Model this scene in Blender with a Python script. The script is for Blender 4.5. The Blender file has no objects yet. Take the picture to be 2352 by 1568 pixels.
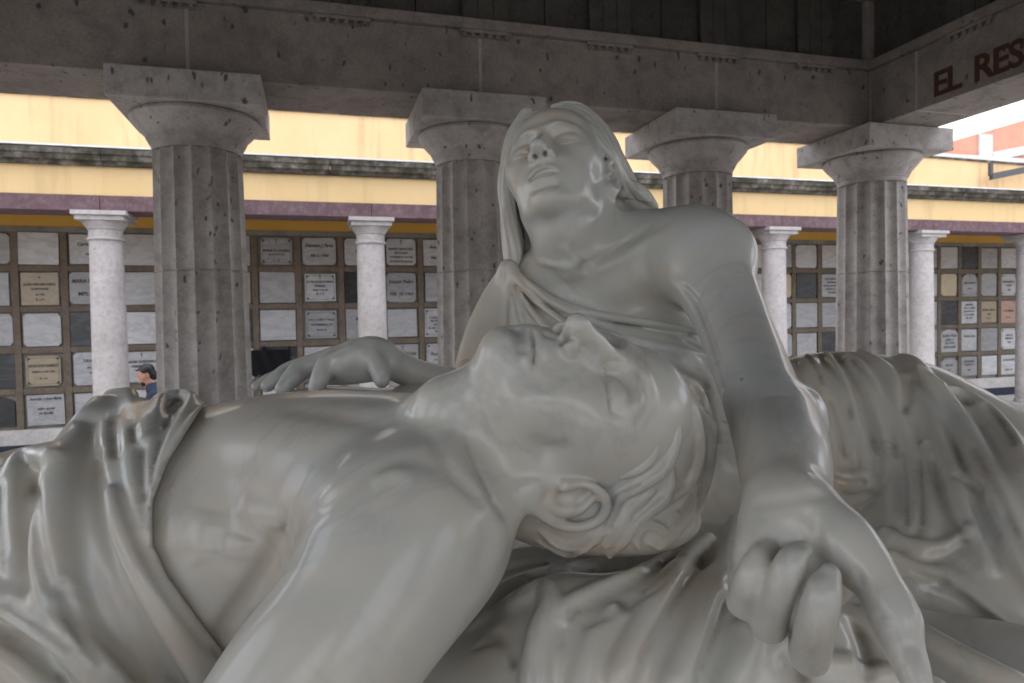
import bpy, bmesh, math, random, time
import numpy as np
import openvdb as vdb
from mathutils import Vector, Matrix

T0 = time.time()
sc = bpy.context.scene
COL = sc.collection
SEED = 7
rng = np.random.default_rng(SEED)
random.seed(SEED)

# ---------------------------------------------------------------- camera, sky, sun, exposure
CAM_Z = 2.35
YAW, PITCH, ROLL = [math.radians(a) for a in (16.13, -1.734, -1.066)]
_cy, _sy, _cp, _sp, _cr, _sr = (math.cos(YAW), math.sin(YAW), math.cos(PITCH), math.sin(PITCH), math.cos(ROLL), math.sin(ROLL))
FW = np.array([_sy * _cp, _cy * _cp, _sp])
_r = np.array([_cy, -_sy, 0.0])
_u = np.cross(_r, FW)
RT = _cr * _r + _sr * _u
UP = -_sr * _r + _cr * _u
cam_data = bpy.data.cameras.new('camera')
cam_data.lens = 24.0
cam_data.sensor_width = 36.0
cam_data.clip_start = 0.02
cam_data.clip_end = 400.0
cam_data.dof.use_dof = True
cam_data.dof.focus_distance = 0.72
cam_data.dof.aperture_fstop = 14.0
cam = bpy.data.objects.new('camera', cam_data)
COL.objects.link(cam)
CM = Matrix([[RT[0], UP[0], -FW[0], 0.0], [RT[1], UP[1], -FW[1], 0.0], [RT[2], UP[2], -FW[2], CAM_Z], [0, 0, 0, 1]])
cam.matrix_world = CM
sc.camera = cam

SUN_EL, SUN_ROT = math.radians(62), math.radians(200)
world = bpy.data.worlds.new('World')
sc.world = world
world.use_nodes = True
wn = world.node_tree
bg = wn.nodes['Background']
sky = wn.nodes.new('ShaderNodeTexSky')
sky.sky_type = 'NISHITA'
sky.sun_disc = False
sky.sun_elevation = SUN_EL
sky.sun_rotation = SUN_ROT
sky.air_density = 1.0
sky.dust_density = 4.0
sky.ozone_density = 1.0
mixn = wn.nodes.new('ShaderNodeMix')
mixn.data_type = 'RGBA'
mixn.inputs['Factor'].default_value = 0.72
mixn.inputs['B'].default_value = (9.2, 9.7, 10.6, 1)   # even cloud cover
wn.links.new(sky.outputs[0], mixn.inputs['A'])
wn.links.new(mixn.outputs['Result'], bg.inputs['Color'])
bg.inputs['Strength'].default_value = 0.12
sun_d = bpy.data.lights.new('sun', 'SUN')
sun_d.energy = 0.6
sun_d.angle = math.radians(25)
sun_d.color = (1.0, 0.97, 0.93)
sun = bpy.data.objects.new('sun', sun_d)
sun.rotation_euler = (math.pi / 2 - SUN_EL, 0, math.pi - SUN_ROT + math.pi)
COL.objects.link(sun)
vs = sc.view_settings
vs.view_transform = 'Standard'
vs.look = 'None'
vs.exposure = 1.36
vs.gamma = 1.0
vs.use_curve_mapping = False

# ---------------------------------------------------------------- pixel geometry (2352 x 1568 reading of the photograph)
F_PX = 1568.0
def ray_w(x, y):
    return (x - 1176) / F_PX * RT - (y - 784) / F_PX * UP + FW
def onY(x, y, Y):
    d = ray_w(x, y)
    p = d * (Y / d[1])
    return np.array([p[0], p[1], p[2] + CAM_Z])
def onX(x, y, X):
    d = ray_w(x, y)
    p = d * (X / d[0])
    return np.array([p[0], p[1], p[2] + CAM_Z])

# ---------------------------------------------------------------- object helpers
def tag(o, label=None, cat=None, group=None, kind=None):
    if label: o['label'] = label
    if cat: o['category'] = cat
    if group: o['group'] = group
    if kind: o['kind'] = kind
    return o
def empty(name, loc=(0, 0, 0), rz=0.0, **k):
    o = bpy.data.objects.new(name, None)
    o.location = loc
    o.rotation_euler = (0, 0, rz)
    o.empty_display_size = 0.1
    COL.objects.link(o)
    return tag(o, **k)
def link(name, me, mat=None, parent=None, loc=(0, 0, 0), rot=(0, 0, 0), **k):
    o = bpy.data.objects.new(name, me)
    COL.objects.link(o)
    if mat and not me.materials: me.materials.append(mat)
    if parent: o.parent = parent
    o.location = loc
    o.rotation_euler = rot
    return tag(o, **k)
def copy_tree(o, parent=None):
    c = o.copy()
    COL.objects.link(c)
    c.parent = parent
    for ch in list(o.children): copy_tree(ch, c)
    return c
class MB:
    def __init__(s): s.bm = bmesh.new()
    def box(s, x0, x1, y0, y1, z0, z1, bev=0.0):
        m = Matrix.Translation(((x0 + x1) / 2, (y0 + y1) / 2, (z0 + z1) / 2)) @ Matrix.Diagonal((abs(x1 - x0), abs(y1 - y0), abs(z1 - z0), 1))
        r = bmesh.ops.create_cube(s.bm, size=1.0, matrix=m)
        if bev:
            es = list({e for v in r['verts'] for e in v.link_edges})
            bmesh.ops.bevel(s.bm, geom=es, offset=bev, segments=2, affect='EDGES', profile=0.6)
        return s
    def lathe(s, prof, n=32, cx=0, cy=0, cap=True, fn=None):
        rows = []
        for r, z in prof:
            rows.append([s.bm.verts.new((cx + (fn(r, 2 * math.pi * i / n, z) if fn else r) * math.cos(2 * math.pi * i / n),
                                         cy + (fn(r, 2 * math.pi * i / n, z) if fn else r) * math.sin(2 * math.pi * i / n), z)) for i in range(n)])
        for a, b in zip(rows, rows[1:]):
            for i in range(n):
                s.bm.faces.new((a[i], a[(i + 1) % n], b[(i + 1) % n], b[i]))
        if cap:
            s.bm.faces.new(list(reversed(rows[0])))
            s.bm.faces.new(rows[-1])
        return s
    def prism(s, poly, y0, y1):
        a = [s.bm.verts.new((x, y0, z)) for x, z in poly]
        b = [s.bm.verts.new((x, y1, z)) for x, z in poly]
        n = len(poly)
        s.bm.faces.new(a); s.bm.faces.new(list(reversed(b)))
        for i in range(n):
            s.bm.faces.new((a[i], b[i], b[(i + 1) % n], a[(i + 1) % n]))
        return s
    def mesh(s, name, mat=None, smooth=None):
        bmesh.ops.recalc_face_normals(s.bm, faces=s.bm.faces)
        me = bpy.data.meshes.new(name)
        s.bm.to_mesh(me); s.bm.free()
        if mat: me.materials.append(mat)
        if smooth is not None:
            me.shade_smooth()
            me.set_sharp_from_angle(angle=math.radians(smooth))
        return me

# ---------------------------------------------------------------- node helpers
def newmat(name, rough=0.8, spec=0.3):
    m = bpy.data.materials.new(name)
    m.use_nodes = True
    nt = m.node_tree
    b = nt.nodes['Principled BSDF']
    b.inputs['Roughness'].default_value = rough
    b.inputs['Specular IOR Level'].default_value = spec
    return m, nt, b
def N(nt, t, **k):
    n = nt.nodes.new(t)
    for a, v in k.items():
        if a in n.inputs: n.inputs[a].default_value = v
        else: setattr(n, a, v)
    return n
def coords(nt, kind='Object', scale=None):
    tc = nt.nodes.new('ShaderNodeTexCoord')
    o = tc.outputs[kind]
    if scale is not None:
        mp = nt.nodes.new('ShaderNodeMapping')
        mp.inputs['Scale'].default_value = scale if hasattr(scale, '__len__') else (scale,) * 3
        nt.links.new(o, mp.inputs['Vector'])
        o = mp.outputs[0]
    return o
def geo_coords(nt, scale=1.0):
    g = nt.nodes.new('ShaderNodeNewGeometry')
    mp = nt.nodes.new('ShaderNodeMapping')
    mp.inputs['Scale'].default_value = scale if hasattr(scale, '__len__') else (scale,) * 3
    nt.links.new(g.outputs['Position'], mp.inputs['Vector'])
    return mp.outputs[0]
def noise(nt, vec, scale, detail=6, rough=0.55, dist=0.0):
    n = N(nt, 'ShaderNodeTexNoise')
    n.inputs['Scale'].default_value = scale
    n.inputs['Detail'].default_value = detail
    n.inputs['Roughness'].default_value = rough
    n.inputs['Distortion'].default_value = dist
    nt.links.new(vec, n.inputs['Vector'])
    return n.outputs['Fac']
def ramp(nt, fac, stops):
    r = nt.nodes.new('ShaderNodeValToRGB')
    e = r.color_ramp.elements
    while len(e) < len(stops): e.new(0.5)
    for i, (p, c) in enumerate(stops):
        e[i].position = p
        e[i].color = (*c, 1) if hasattr(c, '__len__') else (c, c, c, 1)
    nt.links.new(fac, r.inputs['Fac'])
    return r.outputs['Color']
def mix(nt, fac, a, b, mode='MIX'):
    m = nt.nodes.new('ShaderNodeMix')
    m.data_type = 'RGBA'
    m.blend_type = mode
    for sock, v in ((m.inputs['Factor'], fac), (m.inputs['A'], a), (m.inputs['B'], b)):
        if isinstance(v, bpy.types.NodeSocket): nt.links.new(v, sock)
        elif hasattr(v, '__len__'): sock.default_value = (*v, 1)
        else: sock.default_value = v
    return m.outputs['Result']
def mathn(nt, op, a, b=0.0):
    m = nt.nodes.new('ShaderNodeMath')
    m.operation = op
    for sock, v in ((m.inputs[0], a), (m.inputs[1], b)):
        if isinstance(v, bpy.types.NodeSocket): nt.links.new(v, sock)
        else: sock.default_value = v
    return m.outputs[0]
def bump(nt, b, h, strength=0.3, dist=0.01):
    n = nt.nodes.new('ShaderNodeBump')
    n.inputs['Strength'].default_value = strength
    n.inputs['Distance'].default_value = dist
    nt.links.new(h, n.inputs['Height'])
    nt.links.new(n.outputs[0], b.inputs['Normal'])

# ================================================================= MATERIALS OF THE PLACE
def stone_mat(name, base, dark, fleck, scale=1.0, fleck_amt=0.5, rough=0.9, mott=None, bumpd=0.006):
    m, nt, b = newmat(name, rough, 0.2)
    v = geo_coords(nt)
    n1 = noise(nt, v, 1.6 * scale, 8, .6)
    n2 = noise(nt, v, 9 * scale, 6, .65)
    n3 = noise(nt, v, 60 * scale, 4, .7)
    c = mix(nt, ramp(nt, n1, [(.32, 0), (.68, 1)]), base, dark)
    c = mix(nt, mathn(nt, 'MULTIPLY', ramp(nt, n2, [(.45, 0), (.75, 1)]), .45), c, mott or fleck)
    c = mix(nt, .25, c, ramp(nt, n3, [(.3, .08), (.7, .9)]), 'SOFT_LIGHT')
    vv = geo_coords(nt, (1.0, 1.0, .55))
    vo = N(nt, 'ShaderNodeTexVoronoi'); vo.inputs['Scale'].default_value = 19 * scale
    vo.inputs['Randomness'].default_value = 1
    dn = nt.nodes.new('ShaderNodeVectorMath'); dn.operation = 'ADD'
    nn = N(nt, 'ShaderNodeTexNoise'); nn.inputs['Scale'].default_value = 14 * scale; nt.links.new(vv, nn.inputs['Vector'])
    sc2 = nt.nodes.new('ShaderNodeVectorMath'); sc2.operation = 'SCALE'; sc2.inputs['Scale'].default_value = .09
    nt.links.new(nn.outputs['Color'], sc2.inputs[0])
    nt.links.new(vv, dn.inputs[0]); nt.links.new(sc2.outputs[0], dn.inputs[1])
    nt.links.new(dn.outputs[0], vo.inputs['Vector'])
    sel = ramp(nt, vo.outputs['Color'], [(.60, 0), (.62, 1)])
    spot = mathn(nt, 'MULTIPLY', ramp(nt, vo.outputs['Distance'], [(.14, 1), (.24, 0)]), sel)
    c = mix(nt, mathn(nt, 'MULTIPLY', spot, fleck_amt), c, fleck)
    nt.links.new(c, b.inputs['Base Color'])
    h = mathn(nt, 'SUBTRACT', mathn(nt, 'ADD', mathn(nt, 'MULTIPLY', n3, .5), mathn(nt, 'MULTIPLY', n2, .5)), mathn(nt, 'MULTIPLY', spot, .9))
    bump(nt, b, h, .7, bumpd)
    return m
M_TEMPLE = stone_mat('temple_stone', (.30, .262, .228), (.21, .182, .158), (.045, .036, .032), .8, .75)
M_SHAFT = stone_mat('temple_column_stone', (.48, .445, .415), (.36, .33, .305), (.07, .052, .044), 1.0, .8)
M_SHADE_STONE = stone_mat('shade_darkened_stone', (.095, .085, .073), (.06, .053, .046), (.03, .026, .022), .8, .5)  # frieze and ceiling stone coloured darker to paint in the light falloff overhead
M_TEMPLE_LIGHT = stone_mat('temple_soffit_stone', (.32, .295, .28), (.24, .215, .20), (.10, .08, .07), .8, .5)
M_ARCADE_COL = stone_mat('pale_column_stone', (.46, .435, .43), (.37, .345, .335), (.20, .15, .14), 1.6, .5)
M_JOINT = stone_mat('pale_mortar', (.40, .36, .33), (.33, .29, .27), (.2, .18, .16), 2, .3)
M_PURPLE = stone_mat('purple_painted_stone', (.155, .095, .105), (.095, .062, .068), (.27, .20, .22), 1.2, .5)
M_RIB = stone_mat('brown_rib_stone', (.165, .130, .102), (.115, .090, .070), (.25, .225, .195), 2.2, .5, mott=(.24, .22, .19))
M_PLASTER = stone_mat('grey_plaster', (.24, .23, .205), (.15, .14, .12), (.09, .08, .07), 1.6, .4)
M_PAVE = stone_mat('pale_paving', (.54, .52, .50), (.44, .42, .41), (.22, .2, .19), 1.0, .3)
M_FLOOR = stone_mat('worn_dark_floor_stone', (.17, .155, .14), (.11, .10, .09), (.05, .045, .04), 1.0, .3)
M_PLINTH = stone_mat('blue_black_plinth', (.035, .045, .062), (.022, .028, .040), (.07, .08, .1), 1.0, .3)

def paint_mat(name, col, col2, grime=0.0):
    m, nt, b = newmat(name, .85, .15)
    v = geo_coords(nt, (1, 1, 1))
    n1 = noise(nt, v, .9, 7, .6); n2 = noise(nt, v, 40, 3, .6)
    vs_ = geo_coords(nt, (1.2, 1.2, .12)); n3 = noise(nt, vs_, 3.0, 6, .65)
    c = mix(nt, ramp(nt, n1, [(.35, 0), (.7, 1)]), col, col2)
    if grime: c = mix(nt, mathn(nt, 'MULTIPLY', ramp(nt, n3, [(.52, 0), (.72, 1)]), grime), c, (.12, .10, .07))
    nt.links.new(c, b.inputs['Base Color'])
    bump(nt, b, n2, .3, .003)
    return m
M_YELLOW = paint_mat('yellow_wall_paint', (.68, .49, .26), (.62, .44, .22), .2)
M_PALE = paint_mat('faded_yellow_paint', (.70, .49, .275), (.63, .43, .23), .35)
M_OCHRE = paint_mat('ochre_wall_paint', (.50, .30, .07), (.44, .26, .055), .1)
M_BRICK_R = paint_mat('orange_red_brick', (.60, .30, .21), (.52, .25, .18), .15)
M_CONC = paint_mat('pale_concrete', (.62, .60, .58), (.5, .48, .47), .2)
M_LETTER, _nt, _b = newmat('rust_letter_paint', .7, .3)
_b.inputs['Base Color'].default_value = (.075, .032, .016, 1)
M_METAL, _nt, _b = newmat('dark_rail_metal', .5, .5)
_b.inputs['Base Color'].default_value = (.05, .05, .055, 1)
M_LAMP, _nt, _b = newmat('white_lamp_glass', .3, .5)
_b.inputs['Base Color'].default_value = (.7, .72, .72, 1)
M_COVER, _nt, _b = newmat('white_coping', .7, .3)
_v = geo_coords(_nt); _n = noise(_nt, _v, 5, 7, .7)
_nt.links.new(ramp(_nt, _n, [(.35, (.75, .75, .76)), (.75, (.45, .44, .42))]), _b.inputs['Base Color'])
def cornice_mat():
    m, nt, b = newmat('weathered_cornice', .95, .1)
    v = geo_coords(nt, (1, 1, 1)); n1 = noise(nt, v, 4.5, 9, .7)
    v2 = geo_coords(nt, (1.6, 1.6, .5)); n2 = noise(nt, v2, 2.2, 8, .65)
    c = ramp(nt, n1, [(.30, (.022, .020, .017)), (.46, (.075, .066, .055)), (.62, (.20, .18, .16)), (.74, (.40, .38, .36))])
    c = mix(nt, ramp(nt, n2, [(.5, 0), (.62, .75)]), c, (.05, .055, .03))
    nt.links.new(c, b.inputs['Base Color']); bump(nt, b, n1, .8, .02)
    return m
M_CORNICE = cornice_mat()
def plaque_mat(name, a, b2, vein=.35):
    m, nt, b = newmat(name, .35, .5)
    oi = nt.nodes.new('ShaderNodeObjectInfo')
    g = nt.nodes.new('ShaderNodeNewGeometry')
    ad = nt.nodes.new('ShaderNodeVectorMath'); ad.operation = 'ADD'
    nt.links.new(g.outputs['Position'], ad.inputs[0])
    rs = nt.nodes.new('ShaderNodeVectorMath'); rs.operation = 'SCALE'; rs.inputs['Scale'].default_value = 37.0
    cb = nt.nodes.new('ShaderNodeCombineXYZ'); nt.links.new(oi.outputs['Random'], cb.inputs[0]); nt.links.new(oi.outputs['Random'], cb.inputs[2])
    nt.links.new(cb.outputs[0], rs.inputs[0]); nt.links.new(rs.outputs[0], ad.inputs[1])
    mp = nt.nodes.new('ShaderNodeMapping'); mp.inputs['Rotation'].default_value = (0, .6, 0); mp.inputs['Scale'].default_value = (1, 1, 2.6)
    nt.links.new(ad.outputs[0], mp.inputs['Vector'])
    v = mp.outputs[0]
    n1 = noise(nt, v, 1.5, 8, .6, 1.2); n2 = noise(nt, v, 6, 6, .6)
    ve = ramp(nt, n1, [(.44, 0), (.50, 1), (.56, 0)])
    c = mix(nt, ramp(nt, n2, [(.3, 0), (.75, 1)]), a, b2)
    c = mix(nt, mathn(nt, 'MULTIPLY', ve, vein), c, (.16, .17, .19))
    tone = mathn(nt, 'ADD', mathn(nt, 'MULTIPLY', oi.outputs['Random'], .40), .48)
    cc = nt.nodes.new('ShaderNodeCombineXYZ')
    for i in range(3): nt.links.new(tone, cc.inputs[i])
    c = mix(nt, 1.0, c, cc.outputs[0], 'MULTIPLY')
    nt.links.new(c, b.inputs['Base Color'])
    return m
M_PLQ = plaque_mat('white_plaque_marble', (.60, .60, .61), (.50, .50, .52), .28)
M_PLQ_CREAM = plaque_mat('cream_plaque_marble', (.56, .47, .33), (.48, .38, .25), .2)
M_PLQ_PINK = plaque_mat('pink_plaque_marble', (.50, .33, .26), (.42, .27, .21), .2)
M_PLQ_DARK = plaque_mat('black_plaque_marble', (.040, .043, .046), (.025, .028, .030), .3)
M_INK, _nt, _b = newmat('engraved_black_lettering', .6, .3)
_b.inputs['Base Color'].default_value = (.03, .03, .032, 1)

# ================================================================= GROUND AND SKY-SIDE SETTING
GZ = 0.20
mb = MB(); mb.box(-120, 140, -120, 200, -1.0, GZ - .03)
link('ground', mb.mesh('ground', M_PAVE), kind='structure')
court = link('courtyard_paving', MB().box(-14, 22, 6.6, 10.6, GZ - .03, GZ - .012).mesh('courtyard_paving', M_JOINT), kind='structure')
slab = MB().box(-.595, .595, -.395, .395, -.012, .012, .004).mesh('paving_slab', M_PAVE)
for j, y in enumerate(np.arange(7.0, 10.5, .81)):
    for i, x in enumerate(np.arange(5.6 if j < 3 else 7.0, 15.5, 1.21)):
        link('paving_slab', slab, None, court, (x + (j % 2) * .6, y, GZ - .005 + rng.uniform(-.002, .002)))

# ================================================================= THE TEMPLE AROUND THE STATUE
YC = 5.2
ZB = 3.98           # underside of the beams
TZ = 0.75           # temple floor
CX = [-2.69, -.745, 1.215, 3.18, 5.01]
temple = empty('open_temple', (1.0, 2.0, TZ), label='dark grey stone temple canopy with fluted columns and heavy beams standing over the statue', cat='temple')
def tlink(name, me, mat=None, parent=None, loc=(0, 0, 0), **k):
    """child of the temple given in world coordinates"""
    if parent is None:
        loc = (loc[0] - 1.0, loc[1] - 2.0, loc[2] - TZ)
        parent = temple
    return link(name, me, mat, parent, loc, **k)
HCOL = ZB - TZ
ABT, ECH = .20, .205
def flute(dep, n=16):
    def fn(r, th, z):
        t = (th * n / (2 * math.pi)) % 1.0
        return r - dep * math.sin(math.pi * t) ** .9
    return fn
sh = MB()
zt = HCOL - ABT - ECH
prof = []
for i in range(25):
    u = i / 24
    z = u * (zt - .035)
    r = .318 - .030 * u ** 1.4
    if i in (9, 17): prof += [(r, z - .008), (r - .009, z - .004), (r - .009, z + .004), (r, z + .008)]
    else: prof.append((r, z))
sh.lathe(prof, 16 * 8, fn=flute(.030))
sh.lathe([(.278, zt - .036), (.289, zt - .034), (.290, zt)], 96, cap=False)
ME_SHAFT = sh.mesh('temple_column_shaft', M_SHAFT, 28)
ec = MB()
pe = [(.288, zt)]
for k in range(4):
    pe += [(.292 + k * .007, zt + .006 + k * .013), (.299 + k * .007, zt + .009 + k * .013), (.299 + k * .007, zt + .015 + k * .013)]
pe += [(.335, zt + .075), (.372, zt + .115), (.405, zt + .155), (.418, zt + .18), (.412, zt + ECH - .006), (.405, zt + ECH)]
ec.lathe(pe, 96)
ME_ECH = ec.mesh('temple_capital', M_SHAFT, 40)
ME_ABA = MB().box(-.455, .455, -.455, .455, zt + ECH + .003, HCOL - .003, .008).mesh('temple_abacus', M_SHAFT)
col_spots = [(x, YC) for x in CX] + [(x, YC - 2.6 * k) for k in (1, 2) for x in (CX[0], CX[-1])] + [(x, YC - 7.8) for x in CX]
for x, y in col_spots:
    c = tlink('column', ME_SHAFT, None, None, (x, y, TZ))
    link('capital', ME_ECH, None, c)
    link('abacus', ME_ABA, None, c)
# beams: dressed blocks butting over the columns, with pale joints between them
def block(name, x0, x1, y0, y1, z0, z1, mat=M_TEMPLE, bev=.005, **k):
    cx, cy, cz = (x0 + x1) / 2, (y0 + y1) / 2, (z0 + z1) / 2
    me = MB().box(x0 - cx, x1 - cx, y0 - cy, y1 - cy, z0 - cz, z1 - cz, bev).mesh(name, mat)
    return tlink(name, me, None, None, (cx, cy, cz), **k)
ZA = 4.46; ZT = 4.535; ZF = 5.06
HB = .306
X0, X1 = CX[0] - HB, CX[-1] + HB
xs = [X0, CX[1], CX[2], CX[3], CX[4] - HB]
for a, b in zip(xs, xs[1:]):
    block('architrave_block', a + .013, b - .013, YC - HB, YC + HB, ZB, ZA)
block('architrave_block', CX[4] - HB + .004, X1, YC - HB + .001, YC + HB, ZB + .001, ZA - .001)
ys = [YC - HB, 4.42, 3.25, 1.3, -.65, -2.9]
for a, b in zip(ys, ys[1:]):
    block('architrave_block', CX[4] - HB, CX[4] + HB, b + .013, a - .013, ZB + .002, ZA)
for a, b in ((CX[0], CX[2]), (CX[2], CX[4])):
    block('architrave_block', a + .31, b - (.31 if b == CX[4] else -.30), YC - 7.8 - HB, YC - 7.8 + HB, ZB, ZF)
block('architrave_block', CX[0] - HB, CX[0] + HB, YC - 7.8 - HB, YC - HB - .004, ZB + .001, ZF)
for x in xs[1:-1]:
    block('mortar_joint', x - .0128, x + .0128, YC - HB + .0015, YC + HB - .002, ZB + .002, ZA - .004, M_JOINT, 0)
for y in ys[1:-1]:
    block('mortar_joint', CX[4] - HB + .0015, CX[4] + HB - .002, y - .0128, y + .0128, ZB + .003, ZA - .004, M_JOINT, 0)
block('mortar_joint', CX[4] - HB - .006, CX[4] - HB + .010, YC - HB - .012, YC - HB + .01, ZB + .008, ZA - .004, M_JOINT, 0)
# shelf moulding, frieze and its blocks
block('shelf_moulding', CX[0] + HB + .004, CX[4] - HB - .045, YC - HB - .045, YC + HB + .04, ZA + .002, ZT)
block('shelf_moulding', CX[4] - HB - .045, CX[4] + HB + .04, -2.6, YC + HB + .04, ZA + .003, ZT + .001)
fx = np.arange(CX[4] - HB - .05, X0, -.975)
block('frieze_block', CX[4] - HB - .046, CX[4] - HB + .03, YC - HB - .02, YC + HB, ZT + .005, ZF - .001)
for i, x in enumerate(fx[:7]):
    block('frieze_block', x - .975 + .004, x - .004, YC - HB + .035, YC + HB, ZT + .003, ZF, M_SHADE_STONE)
for i, y in enumerate(np.arange(YC - HB + .02, -2.4, -.975)):
    block('frieze_block', CX[4] - HB + .035, CX[4] + HB, y - .975 + .004, y - .004, ZT + .004, ZF, M_SHADE_STONE)
# three-grooved tablets with pegs below, over and between the columns
tri = MB()
for k in range(3):
    tri.prism([(-.17 + k * .115, .0), (-.145 + k * .115 - .0, .0), (-.085 + k * .115 + .0, .0), (-.06 + k * .115, .0), (-.06 + k * .115, .46), (-.17 + k * .115, .46)], -.02, 0)
tri.box(-.19, .19, -.045, 0, .462, .515)
ME_TRI = tri.mesh('tablet', M_SHADE_STONE)
reg = MB(); reg.box(-.19, .19, -.030, 0, -.022, 0)
ME_REG = reg.mesh('regula', M_TEMPLE)
peg = MB(); peg.lathe([(.021, -.052), (.014, -.022)], 10)
ME_PEG = peg.mesh('peg', M_TEMPLE, 40)
def tablet(x, y, rz):
    o = tlink('frieze_tablet', ME_TRI, None, None, (0, 0, 0))
    o.location = (x - 1.0, y - 2.0, ZT - TZ + .005); o.rotation_euler = (0, 0, rz)
    for q in range(6):
        pass
    r_ = tlink('peg_strip', ME_REG, None, None, (0, 0, 0))
    ox, oy = (0, -.045) if rz == 0 else (-.045, 0)
    r_.location = (x - 1.0, y - 2.0, ZA - TZ - .001); r_.rotation_euler = (0, 0, rz)
    for q in range(6):
        link('peg', ME_PEG, None, r_, (-.158 + q * .063, -.016, 0))
for xr in (-.177, .0485, .2567, .4578, .6533, .8424, -.385):
    tablet(xr * 4.894, YC - HB - .002, 0)
for y in (3.95, 2.97, 2.0):
    tablet(CX[4] - HB - .002, y, -math.pi / 2)
# coffered stone ceiling
roof = tlink('ceiling_slab', MB().box(X0 - .1, X1 + .4, -2.8, YC + HB + .4, ZF + .26, ZF + .5).mesh('ceiling_slab', M_SHADE_STONE), None, None, (0, 0, 0))
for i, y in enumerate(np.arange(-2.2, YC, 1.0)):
    block('ceiling_beam', CX[0] + HB + .004, CX[4] - HB - .002, y, y + .22, ZF + .06, ZF + .257, M_SHADE_STONE)
block('cornice_block', X0, CX[4] - .1, YC - HB - .10, YC - HB + .3, ZF + .002, ZF + .12)
block('cornice_block', CX[4] - HB - .10, CX[4] + .2, -2.6, YC - HB - .104, ZF + .003, ZF + .121)
# painted words on the right-hand beam
def text_mesh(s, size, ext=.0012, align='LEFT', shear=0.0, res=3, bold=0.0, spc=1.0):
    cu = bpy.data.curves.new('text', 'FONT')
    cu.body = s; cu.size = size; cu.extrude = ext; cu.align_x = align; cu.shear = shear
    cu.resolution_u = res; cu.offset = bold; cu.space_character = spc
    o = bpy.data.objects.new('text', cu)
    COL.objects.link(o)
    dg = bpy.context.evaluated_depsgraph_get()
    me = bpy.data.meshes.new_from_object(o.evaluated_get(dg))
    bpy.data.objects.remove(o)
    me.name = 'lettering'
    return me
Xi = CX[4] - HB
for s, y in (('EL', 4.265), ('RES', 3.925)):
    me = text_mesh(s, .262, .002, bold=.006, spc=.92 if s == 'EL' else .9)
    o = link('painted_lettering', me, M_LETTER, temple)
    o.location = (Xi - .003 - 1.0, y - 2.0, 1.69 + CAM_Z - TZ)
    o.rotation_euler = (math.pi / 2, 0, -math.pi / 2)
    o['label'] = 'rust brown painted capitals ' + s
# floor and pedestal
fl_ = block('floor_slab', X0 - .2, X1 + .3, -3.0, YC + .62, TZ - .14, TZ, M_FLOOR)
block('step', X0 - .5, X1 + .6, YC + .62, YC + .95, TZ - .30, TZ - .145, M_PAVE)
block('step', X0 - .8, X1 + .9, YC + .62, YC + 1.28, GZ - .02, TZ - .305, M_PAVE)
pedestal = link('stone_pedestal', MB().box(-1.35, 1.35, -.36, .56, 0, 1.02, .02).mesh('stone_pedestal', M_FLOOR), None, None, (.44, 1.0, TZ), label='plain dark stone pedestal carrying the marble figures', cat='pedestal')
pedestal.rotation_euler = (0, 0, -YAW)

# ================================================================= ARCADE WITH GRAVE NICHES
YS, YW = 11.2, 13.4
XA, XB = -9.0, 22.0
arc = empty('arcade_building', (5, YS, GZ), label='yellow cemetery arcade with purple beam, weathered cornice and pale stone columns', cat='building')
def alink(name, me, loc=(0, 0, 0), **k):
    return link(name, me, None, arc, (loc[0] - 5, loc[1] - YS, loc[2] - GZ), **k)
def ablock(name, x0, x1, y0, y1, z0, z1, mat, bev=0):
    cx, cy, cz = (x0 + x1) / 2, (y0 + y1) / 2, (z0 + z1) / 2
    return alink(name, MB().box(x0 - cx, x1 - cx, y0 - cy, y1 - cy, z0 - cz, z1 - cz, bev).mesh(name, mat), (cx, cy, cz))
ablock('arcade_floor', XA, XB, YS - .55, YW, GZ - .10, GZ, M_PAVE)
ZP0, ZP1 = 4.015, 4.235
bx = [XA, -6.68, -2.87, .915, 4.7, 8.49, 12.1, 15.2, XB]
for a, b in zip(bx, bx[1:]):
    ablock('painted_beam', a + .003, b - .003, YS - .25, YS + .25, ZP0, ZP1, M_PURPLE, .01)
ablock('fascia_wall', XA, XB, YS - .235, YS + .22, ZP1 + .002, 4.64, M_YELLOW)
# cornice: moulded blocks
cp = [(0, 0), (-.07, 0), (-.09, .045), (-.15, .06), (-.17, .125), (-.20, .135), (-.215, .20), (-.19, .215), (0, .215)]
for x in np.arange(XA, XB, 1.55):
    m_ = MB()
    a = [m_.bm.verts.new((0.004, y, z)) for y, z in cp]; b = [m_.bm.verts.new((1.546, y, z)) for y, z in cp]
    m_.bm.faces.new(a); m_.bm.faces.new(list(reversed(b)))
    for i in range(len(cp)): m_.bm.faces.new((a[i], b[i], b[(i + 1) % len(cp)], a[(i + 1) % len(cp)]))
    alink('cornice_block', m_.mesh('cornice_block', M_CORNICE), (x, YS - .23, 4.643 + rng.uniform(-.004, .004)))
ablock('white_coping', XA, XB, YS - .455, YS + .1, 4.862, 4.885, M_COVER)
ablock('flat_roof', XA, XB, YS + .1, YW + .3, 4.70, 4.80, M_CONC)
ablock('arcade_ceiling', XA, XB, YS + .255, YW, 4.30, 4.40, M_OCHRE)
uw = [(XA, 4.81), (20.5, 4.81), (20.5, 6.10), (14.3, 6.18), (14.0, 6.31), (XA, 6.31)]
alink('upper_wall', MB().prism(uw, -.15, .15).mesh('upper_wall', M_PALE), (0, YW + .17, 0))
alink('upper_wall_coping', MB().prism([(14.302, 6.182), (20.5, 6.102), (20.5, 6.15), (14.302, 6.23)], -.19, .19).mesh('upper_wall_coping', M_CORNICE), (0, YW + .17, 0))
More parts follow.
